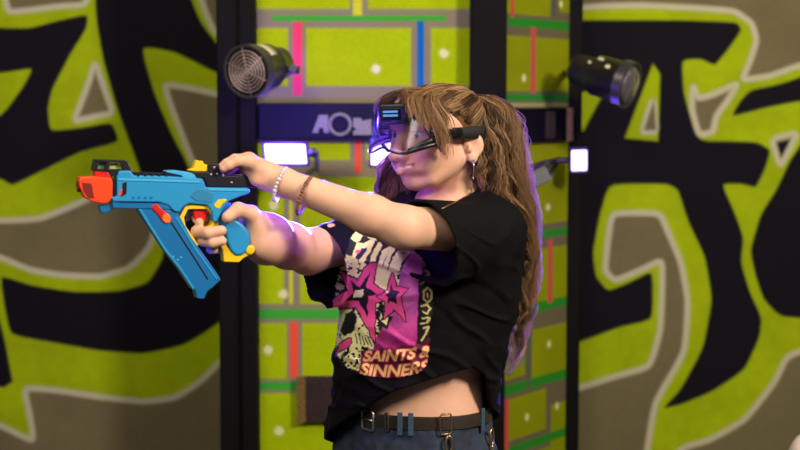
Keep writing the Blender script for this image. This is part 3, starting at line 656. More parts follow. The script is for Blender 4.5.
# left hand: laid over the back of the priming slide, knuckles up, fingers curling down over it
lw = wrL
def LH_(x, y, d): return G(x, y, d)
kn = [LH_(249.5, 161.5, .030), LH_(249, 159.5, .010), LH_(249, 160, -.012), LH_(251, 162, -.032)]     # pinky side nearest
pip = [LH_(237, 161.0, .031), LH_(235, 159.5, .010), LH_(235, 161, -.012), LH_(238, 163, -.034)]
dip = [LH_(229, 165.0, .030), LH_(227, 163.5, .010), LH_(227, 165, -.012), LH_(231, 168, -.032)]
tip = [LH_(223.5, 168.5, .028), LH_(221.5, 167.0, .009), LH_(221.5, 169, -.011), LH_(225, 173, -.027)]
body.add(K(lw, LH_(259, 171, -.000), .0255, .021), .012)
for i, k_ in enumerate(kn): body.add(K(LH_(268, 176, .014-.010*i), k_, .0145, .0125), .012)
body.add(E(LH_(257, 169, 0), (.030, .030, .014), [gd*.9+np.array([0, 0, .42]), gn, np.cross(gd, gn)]), .012)
fr = [(.0105, .0095, .0085, .0070), (.0115, .0100, .0090, .0078), (.0115, .0100, .0090, .0078), (.0110, .0098, .0088, .0075)]
for i in range(4): chain(body, [kn[i], pip[i], dip[i], tip[i]], fr[i]); NAILS.append((tip[i]+(tip[i]-dip[i])*.15, nrm(tip[i]-dip[i]), np.array([-.6, -.3, .75])))
chain(body, [LH_(264, 178, -.022), LH_(254, 180, -.036), LH_(242, 180, -.034), LH_(235, 179, -.030)], (.0165, .0125, .0105, .0085), .012)   # thumb, far side
body.add(K(LH_(272, 181, .004), LH_(256, 180, .020), .020, .011), .014)   # heel of the hand beside the slide
# right hand round the grip
rw = wrR
palm = [(LH_(257, 222, -.012), .018), (LH_(258, 234, -.012), .020), (LH_(259, 246, -.010), .019)]
for c, r_ in palm: body.add(K(rw, c, .034, r_), .036)
mcp = [LH_(240, 219, -.034), LH_(238, 230, -.036), LH_(237, 240, -.035), LH_(238, 249, -.033)]
for i, (c, m_) in enumerate(zip([palm[0], palm[0], palm[1], palm[2]], mcp)): body.add(K(c[0], m_, .0165, .0125), .010)
rf_ = (.0115, .0105, .0098, .0082)
chain(body, [mcp[0], LH_(208, 216.5, -.026), LH_(197, 218, -.012), LH_(199.5, 222.5, .006)], (.0112, .0102, .0092, .0078), .006)
chain(body, [mcp[1], LH_(204, 229, -.024), LH_(197.5, 231.5, .004), LH_(208, 233, .0225), LH_(221.5, 230.5, .0265)], (.0115, .0112, .0115, .0112, .0096), .006)
chain(body, [mcp[2], LH_(211, 239.5, -.024), LH_(203.5, 240.5, .004), LH_(212, 242.5, .0215), LH_(222, 241, .0255)], (.0115, .0105, .0105, .0100, .0088), .006)
chain(body, [mcp[3], LH_(217, 248, -.024), LH_(211, 249, -.010), LH_(214, 250, .004)], (.0105, .0095, .0085, .0075), .006)
chain(body, [LH_(259, 226, -.002), LH_(250.5, 213.5, .010), LH_(238, 209.5, .0235), LH_(227.5, 217, .0285)], (.0195, .0150, .0130, .0108), .012, .006)
NAILS += [(LH_(225.5, 219, .037), nrm(LH_(226, 219, 0)-LH_(238, 210, 0)), gn), (LH_(223.5, 229.5, .034), nrm(LH_(222, 230, 0)-LH_(208, 233, 0)), gn), (LH_(224, 240.5, .033), nrm(LH_(222, 241, 0)-LH_(212, 242, 0)), gn)]
print('body sdf', len(body.p))
BV, BF = body.mesh(.0021)
# colours of skin by place
SK = np.array([.75, .425, .295]); Cb = np.tile(SK, (len(BV), 1))
Cb = Cb*(1+.05*vnoise(BV, 28, 1)+.03*vnoise(BV, 90, 2))[:, None]
rel = (BV-HC)@HF.T; inh = (np.abs(rel) < .16).all(1)
def blend(mask, col): 
    global Cb
    Cb = Cb*(1-mask[:, None])+np.array(col)*mask[:, None]
def g3(c, s): return np.exp(-(((rel-np.array(c))/np.array(s))**2).sum(1))*inh
blend(.45*g3((.07, 0, -.045), (.05, .06, .06)), (.60, .24, .14))
for s in (-1, 1):
    blend(.35*g3((.06, s*.045, -.035), (.03, .022, .018)), (.60, .22, .16))
    e = rel-np.array((.068, s*.0325, 0)); r_ = np.sqrt((e**2).sum(1)); m = inh & (r_ < .0142) & (np.abs(e[:, 2]) < .0068) & (e[:, 0] > .006)
    blend(m*1.0, (.62, .58, .55)); ir = np.hypot(e[:, 1]-.0*s, e[:, 2]); blend((m & (ir < .0058))*1.0, (.05, .09, .10)); blend((m & (ir < .0026))*1.0, (.01, .01, .01))
    blend(.8*np.clip(1-np.abs(rel[:, 2]-.0075)/.0022, 0, 1)*(inh & (np.abs(rel[:, 1]-s*.033) < .017) & (rel[:, 0] > .06)), (.04, .025, .02))
    blend(.75*np.clip(1-np.abs(rel[:, 2]-.024+.12*np.abs(rel[:, 1]-s*.03))/.0048, 0, 1)*(inh & (np.abs(rel[:, 1]-s*.033) < .020) & (rel[:, 0] > .05)), (.16, .08, .045))
lipc = -.0635-0*rel[:, 1]+.32*np.maximum(np.abs(rel[:, 1])-.012, 0)
lip = np.clip(1.3-np.abs(rel[:, 2]-lipc)/.0085, 0, 1)*np.clip((.038-np.abs(rel[:, 1]))/.004, 0, 1)*(inh & (rel[:, 0] > .078))
blend(.75*np.clip(lip, 0, 1), (.52, .17, .15))
teeth = inh & (np.abs(rel[:, 2]-(lipc+.0008)) < .0022) & (np.abs(rel[:, 1]) < .026) & (rel[:, 0] > .085); blend(.9*teeth, (.70, .62, .54))
for c, t, n_ in NAILS:
    q = BV-c; blend(np.clip(1.4-np.sqrt((q**2).sum(1))/.0058, 0, 1)*.55*((q@nrm(n_)) > -.004), (.72, .46, .40))
for c in list(pip)+list(kn): blend(.3*np.clip(1-np.sqrt(((BV-c)**2).sum(1))/.018, 0, 1), (.58, .25, .18))
M_skin = mat('skin', (255, 255, 255), .58, attr='paint', sss=.12, bump=.12, bscale=700)
bo = link('body', np_mesh('body', BV, BF, True, Cb), M_skin, person)
# ------------------------------------------------------------------ t-shirt
def zat(py, Y=YB): return P(400, py, Y)[2]
SHK = [(208, 452, 26), (216, 448, 48), (226, 443, 68), (245, 438, 81), (270, 433, 86), (300, 429, 86), (330, 423, 83.5), (360, 418, 82), (390, 415, 81), (415, 411.5, 82), (470, 408, 86)]
def shirt_fold(p):
    n = vnoise(p*np.array([1, 1, .45]), 15, 11); n2 = vnoise(p+np.array([.3, 0, 0]), 34, 12)
    r = 1-np.abs(vnoise(p@np.array([[1, 0, .5], [0, 1, .2], [-.5, 0, 1.]])*np.array([1, 1, 2.6]), 9, 21)); low = np.clip((1.19-p[..., 2])/.14, 0, 1)
    r2 = 1-np.abs(vnoise(p*np.array([.6, .6, 2.4]), 13, 31))
    return -np.where(p[..., 2] > 1.30, np.clip((1.42-p[..., 2])/.12, .15, 1), 1)*(.0055*n+.002*n2+.0065*np.maximum(r-.72, 0)/.28+low*.0045*np.maximum(r2-.6, 0)/.4)
def plane_cut(prim, q, n):
    f, c, r = prim; n = nrm(n); q = np.asarray(q, float)
    return (lambda p: np.maximum(f(p), (p-q)@n)), c, r
shirt = SDF()
shirt.add(loft(SHK, qr=.80, pw=2.15))
shirt.add(K(neckB+Lb*.055+np.array([0, .0, -.010]), shL+np.array([-.008, .005, -.004]), .055, .058), .035)
shirt.add(K(neckB-Lb*.055+np.array([0, .0, -.010]), shR+np.array([0, .01, -.006]), .056, .068), .04)
shirt.add(E(P(438, 262, 3.01), (.113, .148, .156), FB), .03)
for s_ in (-1, 1): shirt.add(K(neckB+Lb*.03*s_, (shL if s_ > 0 else shR), .052, .058), .03)
# sleeves
hL = P(436, 248, 2.735); aL = nrm(nrm(elL-shL)+np.array([-.35, 0, 0])); hp1 = P(421, 207, 2.74); hp2 = P(452, 290, 2.74)
nL = nrm(np.cross(hp2-hp1, np.cross(hp2-hp1, aL)))*-1; nL = nL if nL@aL > 0 else -nL
axL = nrm(elL-shL); sleeveL = K(shL+np.array([-.012, .0, .0-.010]), shL+axL*.245+np.array([0, 0, -.030]), .065, .084)
shirt.add(plane_cut(sleeveL, hL, nL), .035)
hR = P(324, 262, 2.99); aR = nrm(elR-shR); r1 = P(312, 231, 2.97); r2 = P(318, 303, 3.0)
nR = nrm(np.cross(r2-r1, np.cross(r2-r1, aR)))*-1; nR = nR if nR@aR > 0 else -nR
sleeveR = K(shR+np.array([0, 0, -.015]), hR+aR*.02+np.array([0, 0, -.010]), .068, .082)
shirt.add(plane_cut(sleeveR, hR, nR), .03)
shirt.disp(shirt_fold, P(430, 320, 3.0), .8)
# hollow: cuffs, hem, neck
def hollow(prim, q, n, off=.006): f, c, r = prim; n = nrm(n); return (lambda p: np.maximum(f(p)+off+shirt_fold(p), -((p-q)@n))), c, r
shirt.sub(hollow(sleeveL, hL-nL*.05, nL), .002)
shirt.sub(hollow(sleeveR, hR-nR*.05, nR), .002)
fS, cS, rS = loft(SHK, qr=.80, pw=2.15)
zH = zat(345)
shirt.sub((lambda p: np.maximum(fS(p)+.009+shirt_fold(p), p[..., 2]-zH), cS, rS), .004)
HEM = [(-180, 455), (-120, 452), (-90, 447), (-62, 440), (-40, 432), (-22, 421), (-5, 409), (15, 396), (35, 385), (55, 375), (75, 367), (85, 373), (91, 392), (98, 410), (112, 414), (150, 425), (180, 455)]
def hemcut(p):
    z = p[..., 2]; c = P(416, 390, YB); dx = p[..., 0]-c[0]; dy = p[..., 1]-c[1]; ff = dx*Fb[0]+dy*Fb[1]; ll = dx*Lb[0]+dy*Lb[1]
    a = np.degrees(np.arctan2(ll, ff)); py = np.interp(a, [h[0] for h in HEM], [h[1] for h in HEM]); r_ = -(ff*Fb[1]+ll*Lb[1])
    # height of the hem on the visible surface: correct the traced row for its own depth
    dep = YB-np.clip(np.abs(r_), 0, .15)*np.sign(r_); b = (225-py)/FPX; zz = CAMZ+(-SP+b*CP)/(CP+b*SP)*dep
    return (z-zz)*.8
shirt.sub((hemcut, P(416, 440, YB), .40), .004)
shirt.sub(K(neckB+Fb*.034+np.array([0, 0, -.020]), H(-.03, 0, .0), .0585, .072), .006)
SV, SF = shirt.mesh(.0026)
M_sh = mat('cotton_black', (11, 10, 13), .85, sheen=0, bump=.25, bscale=900, spec=.12)
so = link('t_shirt', np_mesh('t_shirt', SV, SF, True), M_sh, person)
bvh_s = BVHTree.FromPolygons([tuple(v) for v in SV.tolist()], [tuple(f) for f in SF.tolist()])
bvh_b = BVHTree.FromPolygons([tuple(v) for v in BV.tolist()], [tuple(f) for f in BF.tolist()])
def onto(bvh, px, py, off=.001, ymin=None):
    o = Vector(C0); d = Vector(nrm(ray(px, py))); t0 = 0
    if ymin: o = o+d*(ymin/d.y)
    loc, n, i, dist = bvh.ray_cast(o, d)
    if loc is None: return None
    n = Vector(n); n = n if n.dot(d) < 0 else -n
    return np.array(loc)+np.array(n)*off
# ------------------------------------------------------------------ printed front
stp = .32; xs = np.arange(328, 438, stp); ys = np.arange(226, 382, stp); XX, YY = np.meshgrid(xs, ys); X = XX.ravel(); Y_ = YY.ravel(); P3 = np.stack([X, Y_, 0*X], -1)
X0, Y0 = X, Y_; X = X0+.9*vnoise(P3, .16, 71)+.4*vnoise(P3, .5, 72); Y_ = Y0+.9*vnoise(P3, .16, 73)+.4*vnoise(P3, .5, 74)
CRM = lin((250, 244, 170)); PNK = lin((248, 84, 148)); INK = lin((24, 20, 24))
OUT = [(356, 228), (372, 231), (393, 238), (407, 246), (414, 250), (421, 258), (428, 269), (433, 287), (433, 310), (430, 330), (430, 345), (427, 364), (420, 372), (405, 377), (388, 378), (372, 377), (356, 372), (343, 366), (336, 356), (333, 345), (332, 320), (333, 300), (337, 280), (343, 262), (349, 243)]
ol = poly_sd(X0, Y0, soften(OUT))+1.1*vnoise(P3, .5, 41)
Cp = np.tile(INK, (len(X), 1)); nz = vnoise(P3, .35, 42)+.6*vnoise(P3, .9, 43)
mott = poly_sd(X, Y_, [(337, 262), (350, 255), (374, 268), (398, 262), (402, 275), (396, 300), (386, 320), (376, 345), (345, 345), (334, 320)])
Cp = lay(Cp, np.maximum(mott, -(vnoise(P3, .22, 81)+.7*vnoise(P3, .7, 82)+.12)*3), CRM, .6)
# cream shards of the upper lettering and skull
for q in [[(355, 231), (363, 235), (357, 243), (351, 239)], [(374, 270), (380, 266), (390, 270), (402, 266), (398, 274), (392, 278), (390, 292), (382, 290), (374, 284)], [(364, 233), (374, 235), (378, 241), (371, 240)],
          [(384, 238), (397, 240), (400, 246), (389, 243)], [(398, 244), (410, 246), (406, 252), (398, 250)]]:
    Cp = lay(Cp, poly_sd(X, Y_, q)+.5*nz, CRM, .6)
for pts, w in [([(353, 257), (359, 245), (367, 245), (372, 242)], 2.4), ([(372, 242), (368, 252), (362, 261)], 2.6), ([(380, 245), (375, 256), (370, 266)], 2.6), ([(386, 251), (383, 260), (379, 268)], 2.5), ([(393, 247), (389, 258), (386, 269)], 2.4),
               ([(401, 250), (396, 260), (391, 270)], 2.4), ([(408, 252), (401, 260), (398, 268)], 2.0), ([(384, 252), (391, 248)], 1.8), ([(395, 258), (402, 256)], 1.6), ([(346, 256), (351, 258), (356, 262)], 1.5), ([(345, 263), (352, 266), (359, 266)], 1.3)]:
    Cp = lay(Cp, line_sd(X, Y_, pts)-w+.35*nz, CRM, .55)
Cp = lay(Cp, poly_sd(X, Y_, [(356, 250), (361, 249), (359, 253), (355, 253)]), PNK, .5)
sk = poly_sd(X, Y_, [(336, 300), (360, 302), (372, 315), (376, 340), (372, 352), (364, 360), (360, 371), (348, 368), (340, 358), (334, 344)])
Cp = lay(Cp, np.maximum(sk+.5*nz, (nz-.28)*4), CRM, .6)
Cp = lay(Cp, poly_sd(X, Y_, [(341, 330), (346, 314), (353, 310), (358, 318), (354, 332), (344, 336)])+.6*nz, INK, .7)
Cp = lay(Cp, poly_sd(X, Y_, [(372, 348), (380, 330), (384, 318), (394, 318), (398, 326), (396, 332), (386, 334)])*0+9, INK, .6)
for i in range(6):
    x = 354+i*3.4; Cp = lay(Cp, line_sd(X, Y_, [(x, 333+i), (x+2.5, 342+i*.7)])-.9, CRM, .5); Cp = lay(Cp, line_sd(X, Y_, [(x+1.7, 334+i), (x+4, 343+i*.7)])-.5, INK, .5)
# magenta field, lighter towards the shoulder side
PU = [(405, 262), (411, 250), (418, 252), (426, 264), (424, 272), (418, 288), (418, 300), (418, 318), (417, 336), (416, 350), (372, 356), (376, 338), (386, 322), (392, 305), (398, 285)]
t = np.clip((Y_-255)/90, 0, 1)[:, None]; pc = lin((240, 130, 205))*(1-t)+lin((178, 40, 130))*t; pc = pc*(1+.30*vnoise(P3, .10, 44)+.15*vnoise(P3, .4, 45))[:, None]
a = np.clip(.5-(poly_sd(X, Y_, PU)+.4*nz)/1.2, 0, 1)[:, None]; Cp = Cp*(1-a)+pc*a
Cp = lay(Cp, poly_sd(X, Y_, [(378, 322), (384, 314), (393, 316), (390, 323), (388, 330), (383, 327), (377, 327)])+.3*nz, INK, .6); Cp = lay(Cp, poly_sd(X, Y_, [(381, 321), (389, 317), (387, 325)]), CRM, .5)
def star(pts, rim, fill, col):
    global Cp
    s_ = poly_sd(X, Y_, pts); Cp = lay(Cp, s_-rim, INK, .6); Cp = lay(Cp, s_, col, .5)
ST1 = [(341, 270), (358, 281), (369, 263), (377, 264), (373, 284), (386, 292), (388, 299), (375, 303), (375, 342), (357, 308), (333, 309), (333, 300), (348, 291)]
star(ST1, 1.2, 0, PNK)
Cp = lay(Cp, poly_sd(X, Y_, [(350, 280), (361, 287), (370, 272), (367, 287), (378, 295), (368, 297), (368, 318), (359, 301), (345, 301), (354, 292)])+.2*nz, INK, .5)
Cp = lay(Cp, poly_sd(X, Y_, [(356, 290), (364, 290), (362, 298), (353, 298)])+.6*nz, CRM, .5)
ST2 = [(393, 273), (397, 287), (408, 288), (400, 297), (404, 310), (406, 322), (394, 309), (384, 319), (386, 301), (377, 297), (388, 290)]
star(ST2, 1.1, 0, PNK); Cp = lay(Cp, poly_sd(X, Y_, [(392, 284), (394, 291), (400, 292), (396, 298), (397, 305), (391, 301), (388, 304), (389, 297), (385, 295), (390, 292)]), INK, .4); Cp = lay(Cp, np.hypot(X-387, Y_-292)-1.4, CRM, .5)
Cp = lay(Cp, poly_sd(X, Y_, [(336, 354), (340, 344), (347, 339), (351, 339), (352, 342), (348, 347), (341, 350)])-1, INK, .5); Cp = lay(Cp, poly_sd(X, Y_, [(336, 354), (340, 344), (347, 339), (351, 339), (352, 342), (348, 347), (341, 350)]), PNK, .5)
# scribbled column at the side
Cp = lay(Cp, poly_sd(X, Y_, [(423, 268), (436, 268), (436, 345), (418, 340), (422, 318), (420, 300), (419, 284)])+.9*nz, INK, .8)
YLW = lin((206, 190, 120))
for pts in ([(426, 270), (430, 274), (424, 277)], [(421, 284), (427, 280), (433, 283)], [(428, 288), (432, 292), (432, 298), (428, 302), (424, 299), (423, 292), (428, 288)], [(427, 294), (428, 297)], [(422, 306), (428, 304), (431, 308), (427, 313), (423, 311)], [(423, 318), (429, 317), (427, 322), (421, 324)], [(424, 328), (429, 326), (427, 333), (422, 340)]):
    Cp = lay(Cp, line_sd(X, Y_, pts)-1.0, YLW, .5)
# red glow bands that carry the words
RED = lin((176, 36, 76))
Cp = lay(Cp, poly_sd(X, Y_, [(361, 350), (385, 349), (410, 346), (431, 339), (431, 364), (420, 371), (400, 379), (360, 379)])+1.2*nz, lin((74, 14, 46)), 1.2)
X1_, Y1_ = X0+.35*(X-X0), Y0+.35*(Y_-Y0)
def stamp(word, x0, x1, base, hgt, shear, colr):
    global Cp
    X, Y_ = X1_, Y1_
    tc = bpy.data.curves.new('t', 'FONT'); tc.body = word; tc.offset = .022; o = bpy.data.objects.new('t', tc); COL.objects.link(o)
    bpy.context.view_layer.update(); me = bpy.data.meshes.new_from_object(o.evaluated_get(bpy.context.evaluated_depsgraph_get()))
    v = np.array([q.co[:2] for q in me.vertices]); me.calc_loop_triangles(); tr = np.array([t_.vertices[:] for t_ in me.loop_triangles])
    v = (v-v.min(0))/(v.max(0)-v.min(0)); u = v[:, 0]; w = v[:, 1]
    px = x0+(x1-x0)*u; py = base(u)-hgt(u)*w; px = px+shear*w
    pr = np.stack([px, py], 1); sd = np.full(len(X), 9.)
    for t_ in tr:
        q = pr[t_]; m = (X > q[:, 0].min()-2) & (X < q[:, 0].max()+2) & (Y_ > q[:, 1].min()-2) & (Y_ < q[:, 1].max()+2)
        if m.any(): sd[m] = np.minimum(sd[m], poly_sd(X[m], Y_[m], q))
    Cp = lay(Cp, sd-1.1, RED, .6); Cp = lay(Cp, sd-.15, colr, .35)
    bpy.data.objects.remove(o); bpy.data.curves.remove(tc); bpy.data.meshes.remove(me)
LC = lin((250, 200, 128))
stamp('SAINTS &', 363, 429.5, lambda u: 361.5-1.0*u-8.5*np.clip(u-.45, 0, 1)**1.3, lambda u: 10.6+1.5*u, 3, LC)
stamp('SINNERS', 360, 427, lambda u: 375+2.0*np.sin(u*math.pi)-6*np.clip(u-.5, 0, 1), lambda u: 11.6+1.0*u, 3, LC)
pos = np.full((len(X), 3), np.nan); inside = ol < .2
for k in np.nonzero(ol < 2)[0]:
    r_ = onto(bvh_s, X0[k], Y0[k], .0009, 2.80)
    if r_ is not None and abs(r_[1]-2.90) < .22: pos[k] = r_
hh, ww = XX.shape; idx = np.arange(hh*ww).reshape(hh, ww); Fq = np.stack([idx[:-1, :-1], idx[1:, :-1], idx[1:, 1:], idx[:-1, 1:]], -1).reshape(-1, 4)
okv = ~np.isnan(pos[:, 0]) & inside; Fq = Fq[okv[Fq].all(1)]
ext = np.linalg.norm(pos[Fq]-pos[Fq][:, [1, 2, 3, 0]], axis=2).max(1); Fq = Fq[ext < .008]
used_ = np.unique(Fq); re_ = np.full(len(X), -1); re_[used_] = np.arange(len(used_))
M_pr = mat('shirt_ink', (255, 255, 255), .6, attr='paint', spec=.3)
link('shirt_print', np_mesh('shirt_print', pos[used_], re_[Fq], True, Cp[used_]), M_pr, so)
so.children[0]['label'] = 'pink star and skull print reading SAINTS & SINNERS'
# ------------------------------------------------------------------ jeans
jn = SDF()
JK = [(414, 415, 73), (428, 415, 75), (440, 414, 79), (470, 413, 87), (500, 412, 91), (530, 411, 90)]
jn.add(loft(JK, qr=.74, pw=2.2))
pz = P(412, 520, YB)
legs = []
for s in (-1, 1):
    hip = pz+Lb*s*.095; hip[2] = .80; kn_ = hip+Lb*s*.03+Fb*(.03*s+.01); kn_[2] = .46; an = kn_+Lb*s*.02-Fb*.02; an[2] = .09
    legs.append((hip, kn_, an)); jn.add(K(hip, kn_, .096, .078), .05); jn.add(K(kn_, an, .078, .074), .04)
    jn.sub(plane_cut(K(an-np.array([0, 0, .08]), an+np.array([0, 0, .02]), .065), an+np.array([0, 0, .02]), (0, 0, 1)), .003)
    jn.sub((lambda p, z0=an[2]-.045: p[..., 2]-z0, an, .15), .002)
jn.disp(lambda p: -.004*vnoise(p*np.array([1, 1, 1.6]), 22, 51)-.002*vnoise(p, 60, 52), P(412, 600, YB), 1.0)
JV, JF = jn.mesh(.0035)
Cj = np.tile(lin((36, 48, 68)), (len(JV), 1)); nj = vnoise(JV, 14, 61)+.6*vnoise(JV, 40, 62)+.4*vnoise(JV, 160, 63)
Cj = Cj*np.clip(1+.55*nj, .35, 2.2)[:, None]
M_jn = mat('denim', (255, 255, 255), .85, attr='paint', bump=.35, bscale=1200)
jo = link('jeans', np_mesh('jeans', JV, JF, True, Cj), M_jn, person)
bvh_j = BVHTree.FromPolygons([tuple(v) for v in JV.tolist()], [tuple(f) for f in JF.tolist()])
for s, (hip, kn_, an) in zip((-1, 1), legs):
    sh = SDF(); h0 = an.copy(); h0[2] = .045; toe = h0+nrm(Fb+Lb*s*.25)*.16; toe[2] = .035
    sh.add(K(h0, toe, .042, .036)); sh.add(K(h0, an+np.array([0, 0, .03]), .045, .05), .03); sh.sub((lambda p: p[..., 2]-.004, h0, .3), .002)
    V_, F_ = sh.mesh(.005); link('shoe', np_mesh('shoe', V_, F_, True), mat('shoe_black', (28, 28, 30), .5), person)
# ------------------------------------------------------------------ belt, loops, buckle, chains
def ring_at(phi, z, grow=0.0):
    """point of the waist ring; phi from the body's front towards its left"""
    o = np.array([P(415.5, 421, YB)[0], YB]); w = R(phi); d = Fb[:2]*math.cos(w)+Lb[:2]*math.sin(w)
    rr = 73/S3/.912+grow; a, b = rr*.735, rr; k = 1/((abs(math.cos(w))/a)**2.2+(abs(math.sin(w))/b)**2.2)**(1/2.2)
    return np.array([o[0]+d[0]*k, o[1]+d[1]*k, z]), np.array([d[0], d[1], 0])
M_bl = mat('belt_leather', (46, 36, 30), .5, bump=.4, bscale=300, vary=.2, vscale=60)
zb = zat(421.5, 2.90); hb = .028; V = []; F = []; nn = 96
for i in range(nn):
    ph = 360*i/nn
    for g_, dz in ((.0, -hb/2), (.0, hb/2), (.005, hb/2-.002), (.0055, 0), (.005, -hb/2+.002)):
        p_, d_ = ring_at(ph, zb+dz+.006*math.cos(R(ph-90)), g_+.001); V.append(p_)
    for k in range(5): F.append((i*5+k, i*5+(k+1) % 5, ((i+1) % nn)*5+(k+1) % 5, ((i+1) % nn)*5+k))
belt = MB().add(V, F).build('belt', M_bl, person, smooth=True, auto=50)
def phi_at(px):
    best = min(np.arange(-80, 100, .5), key=lambda a: abs(proj(ring_at(a, zb)[0])[0]-px)); return best
def hoop(phi, w, h, r, name, m, parent, g_=.008, sides=4):
    p_, d_ = ring_at(phi, zb+.006*math.cos(R(phi-90)), g_); t_ = np.array([-d_[1], d_[0], 0]); up = np.array([0, 0, 1.])
    pts = [p_+t_*w/2*a+up*h/2*b for a, b in ((-1, -.8), (-.8, -1), (.8, -1), (1, -.8), (1, .8), (.8, 1), (-.8, 1), (-1, .8))]
    return MB().tube(pts, r, 8, True).build(name, m, parent, smooth=True)
M_st = mat('buckle_steel', (196, 192, 184), .28, metal=.95)
pb = phi_at(370); hoop(pb, .036, .040, .0026, 'buckle', M_st, belt)
p_, d_ = ring_at(pb, zb, .009); t_ = np.array([-d_[1], d_[0], 0]); MB().tube([p_-t_*.018, p_+t_*.018], .002, 8).build('buckle_prong', M_st, belt, smooth=True)
hoop(phi_at(388), .006, .036, .0026, 'keeper_loop', M_bl, belt, .007)
hoop(phi_at(444), .024, .040, .0022, 'belt_ring', mat('brass_dull', (150, 130, 92), .35, metal=.9), belt)
for x in (400.5, 411, 480):
    ph = phi_at(x); p_, d_ = ring_at(ph, zb-.001+.006*math.cos(R(ph-90)), .0075); t_ = np.array([-d_[1], d_[0], 0])
    MB().box(p_, (.0105, .0035, .046), [t_, d_, np.array([0, 0, 1.])]).build('belt_loop', mat('denim_loop', (48, 74, 96), .85, vary=.3, vscale=200), jo, bevel=.001)
M_br = mat('clip_brass', (168, 150, 112), .3, metal=.9)
def clipchain(x, y0, n, name):
    ph = phi_at(x); p_, d_ = ring_at(ph, zb-.02, .014); out = d_; t_ = np.array([-out[1], out[0], 0]); m = MB(); z = zat(y0, 2.88)
    root = MB().tube([p_+t_*.0075*math.cos(w)+np.array([0, 0, -.014+.017*math.sin(w)]) for w in np.linspace(0, 2*math.pi, 16, endpoint=False)], .0026, 6, True).build(name, M_br, person, smooth=True)
    m.lathe(p_+np.array([0, 0, -.028]), (0, 0, -1), [(0, .004), (.006, .0052), (.012, .004), (.016, .006), (.02, .003)], 12).build('swivel', M_br, root, smooth=True)
    q = p_+np.array([0, 0, -.052]); mm = MB()
    for i in range(n):
        q = q+np.array([0, 0, -.0095])+out*.0009*min(i, 8); a_ = t_ if i % 2 else out
        mm.tube([q+a_*.0065*math.cos(w)+np.array([0, 0, .0085*math.sin(w)]) for w in np.linspace(0, 2*math.pi, 12, endpoint=False)], .0021, 6, True)
    mm.build('chain_links', M_br, root, smooth=True)
clipchain(446, 430, 12, 'snap_clip'); clipchain(487, 425, 22, 'wallet_chain')
# ------------------------------------------------------------------ jewellery
def bracelet(px, py, Y, a, b, tilt, beads, name, m, lab, r_=.0034):
    ax = nrm(wrL-elL); c = P(px, py, Y); up = nrm(np.array([tilt, 0, 1.])-ax*np.dot([tilt, 0, 1.], ax)); sd_ = np.cross(ax, up); o = MB()
    for i in range(beads):
        w = 2*math.pi*i/beads; p_ = c+up*a*math.cos(w)+sd_*b*math.sin(w); o.sphere(p_, r_*(1+.25*(i % 3 == 0)), 8, 6)
    o.tube([c+up*a*math.cos(w)+sd_*b*math.sin(w) for w in np.linspace(0, 2*math.pi, 30, endpoint=False)], .001, 5, True)
    q = o.build(name, m, person, smooth=True); q['label'] = lab
bracelet(280.5, 184.5, 2.735, .0315, .030, .10, 26, 'bracelet', mat('crystal_bead', (214, 206, 226), .15, coat=1), 'silver beaded bracelet')
bracelet(304.5, 196, 2.725, .0350, .034, .20, 34, 'bracelet', mat('wood_bead', (122, 78, 60), .5), 'brown beaded bracelet')
ear = H(-.020, .0845, -.056); e0 = proj(ear)
MB().tube([ear+HF[0]*.0, ear-np.array([0, 0, .012])-HF[1]*-.002, ear-np.array([0, 0, .034])], .0014, 6).sphere(ear, .003, 8, 6).sphere(ear-np.array([0, 0, .035]), .0024, 8, 6).build('earring', mat('silver', (214, 210, 206), .2, metal=.9), person, smooth=True)
nk = []
for x, y in ((436, 211), (442, 209.5), (448, 206.5), (454, 204), (460, 201), (466, 197.5), (472, 193.5)):
    qs = [q for q in (onto(bvh_b, x, y, .003), onto(bvh_s, x, y, .003)) if q is not None]
    if qs: nk.append(min(qs, key=lambda q: q[1]))
if len(nk) > 3: MB().tube(catmull(nk, 6), .0013, 6).build('necklace', mat('gold', (196, 158, 90), .3, metal=.9), person, smooth=True)
# ------------------------------------------------------------------ goggles
gog = empty('goggles', H(.10, 0, .02)); gog.parent = person; gog.matrix_parent_inverse = person.matrix_world.inverted()
def vz(t, u, g=0.0):                                # visor surface, t in degrees from straight ahead
    w = R(t); c = math.cos(w); ff = .020+(.119+g)*max(c, 0)**.52; ll = (.086+g)*math.copysign(abs(math.sin(w))**.9, math.sin(w))
    return H(ff-.32*(u+.020), ll*(1-.6*max(u-.02, 0)), u)
def vbot(t):
    a = abs(t); return -.026+.007*math.exp(-(a/11)**2)-.004*math.exp(-((a-30)/14)**2)+.012*max(a-40, 0)/40
def vtop(t): return .062-.00012*t*t*.1-.008*max(abs(t)-40, 0)/40
def shell(ta, tb, lo, hi, thick, name, m, parent, n=60, k=8):
    V = []; F = []
    for i in range(n+1):
        t = ta+(tb-ta)*i/n
        for j in range(k+1):
            u = lo(t)+(hi(t)-lo(t))*j/k; V.append(vz(t, u))
    for i in range(n):
        for j in range(k): a_ = i*(k+1)+j; F.append((a_, a_+1, a_+k+2, a_+k+1))
    o = MB().add(V, F).build(name, m, parent, smooth=True); s_ = o.modifiers.new('solid', 'SOLIDIFY'); s_.thickness = thick; s_.offset = 0; return o
mg_ = bpy.data.materials.new('visor_clear'); mg_.use_nodes = True; nt = mg_.node_tree; nt.nodes.clear()
out_ = nt.nodes.new('ShaderNodeOutputMaterial'); tr_ = nt.nodes.new('ShaderNodeBsdfTransparent'); gl_ = nt.nodes.new('ShaderNodeBsdfGlossy'); mx_ = nt.nodes.new('ShaderNodeMixShader'); lw_ = nt.nodes.new('ShaderNodeLayerWeight')
tr_.inputs[0].default_value = (.84, .84, .90, 1); gl_.inputs['Roughness'].default_value = .16; lw_.inputs['Blend'].default_value = .25
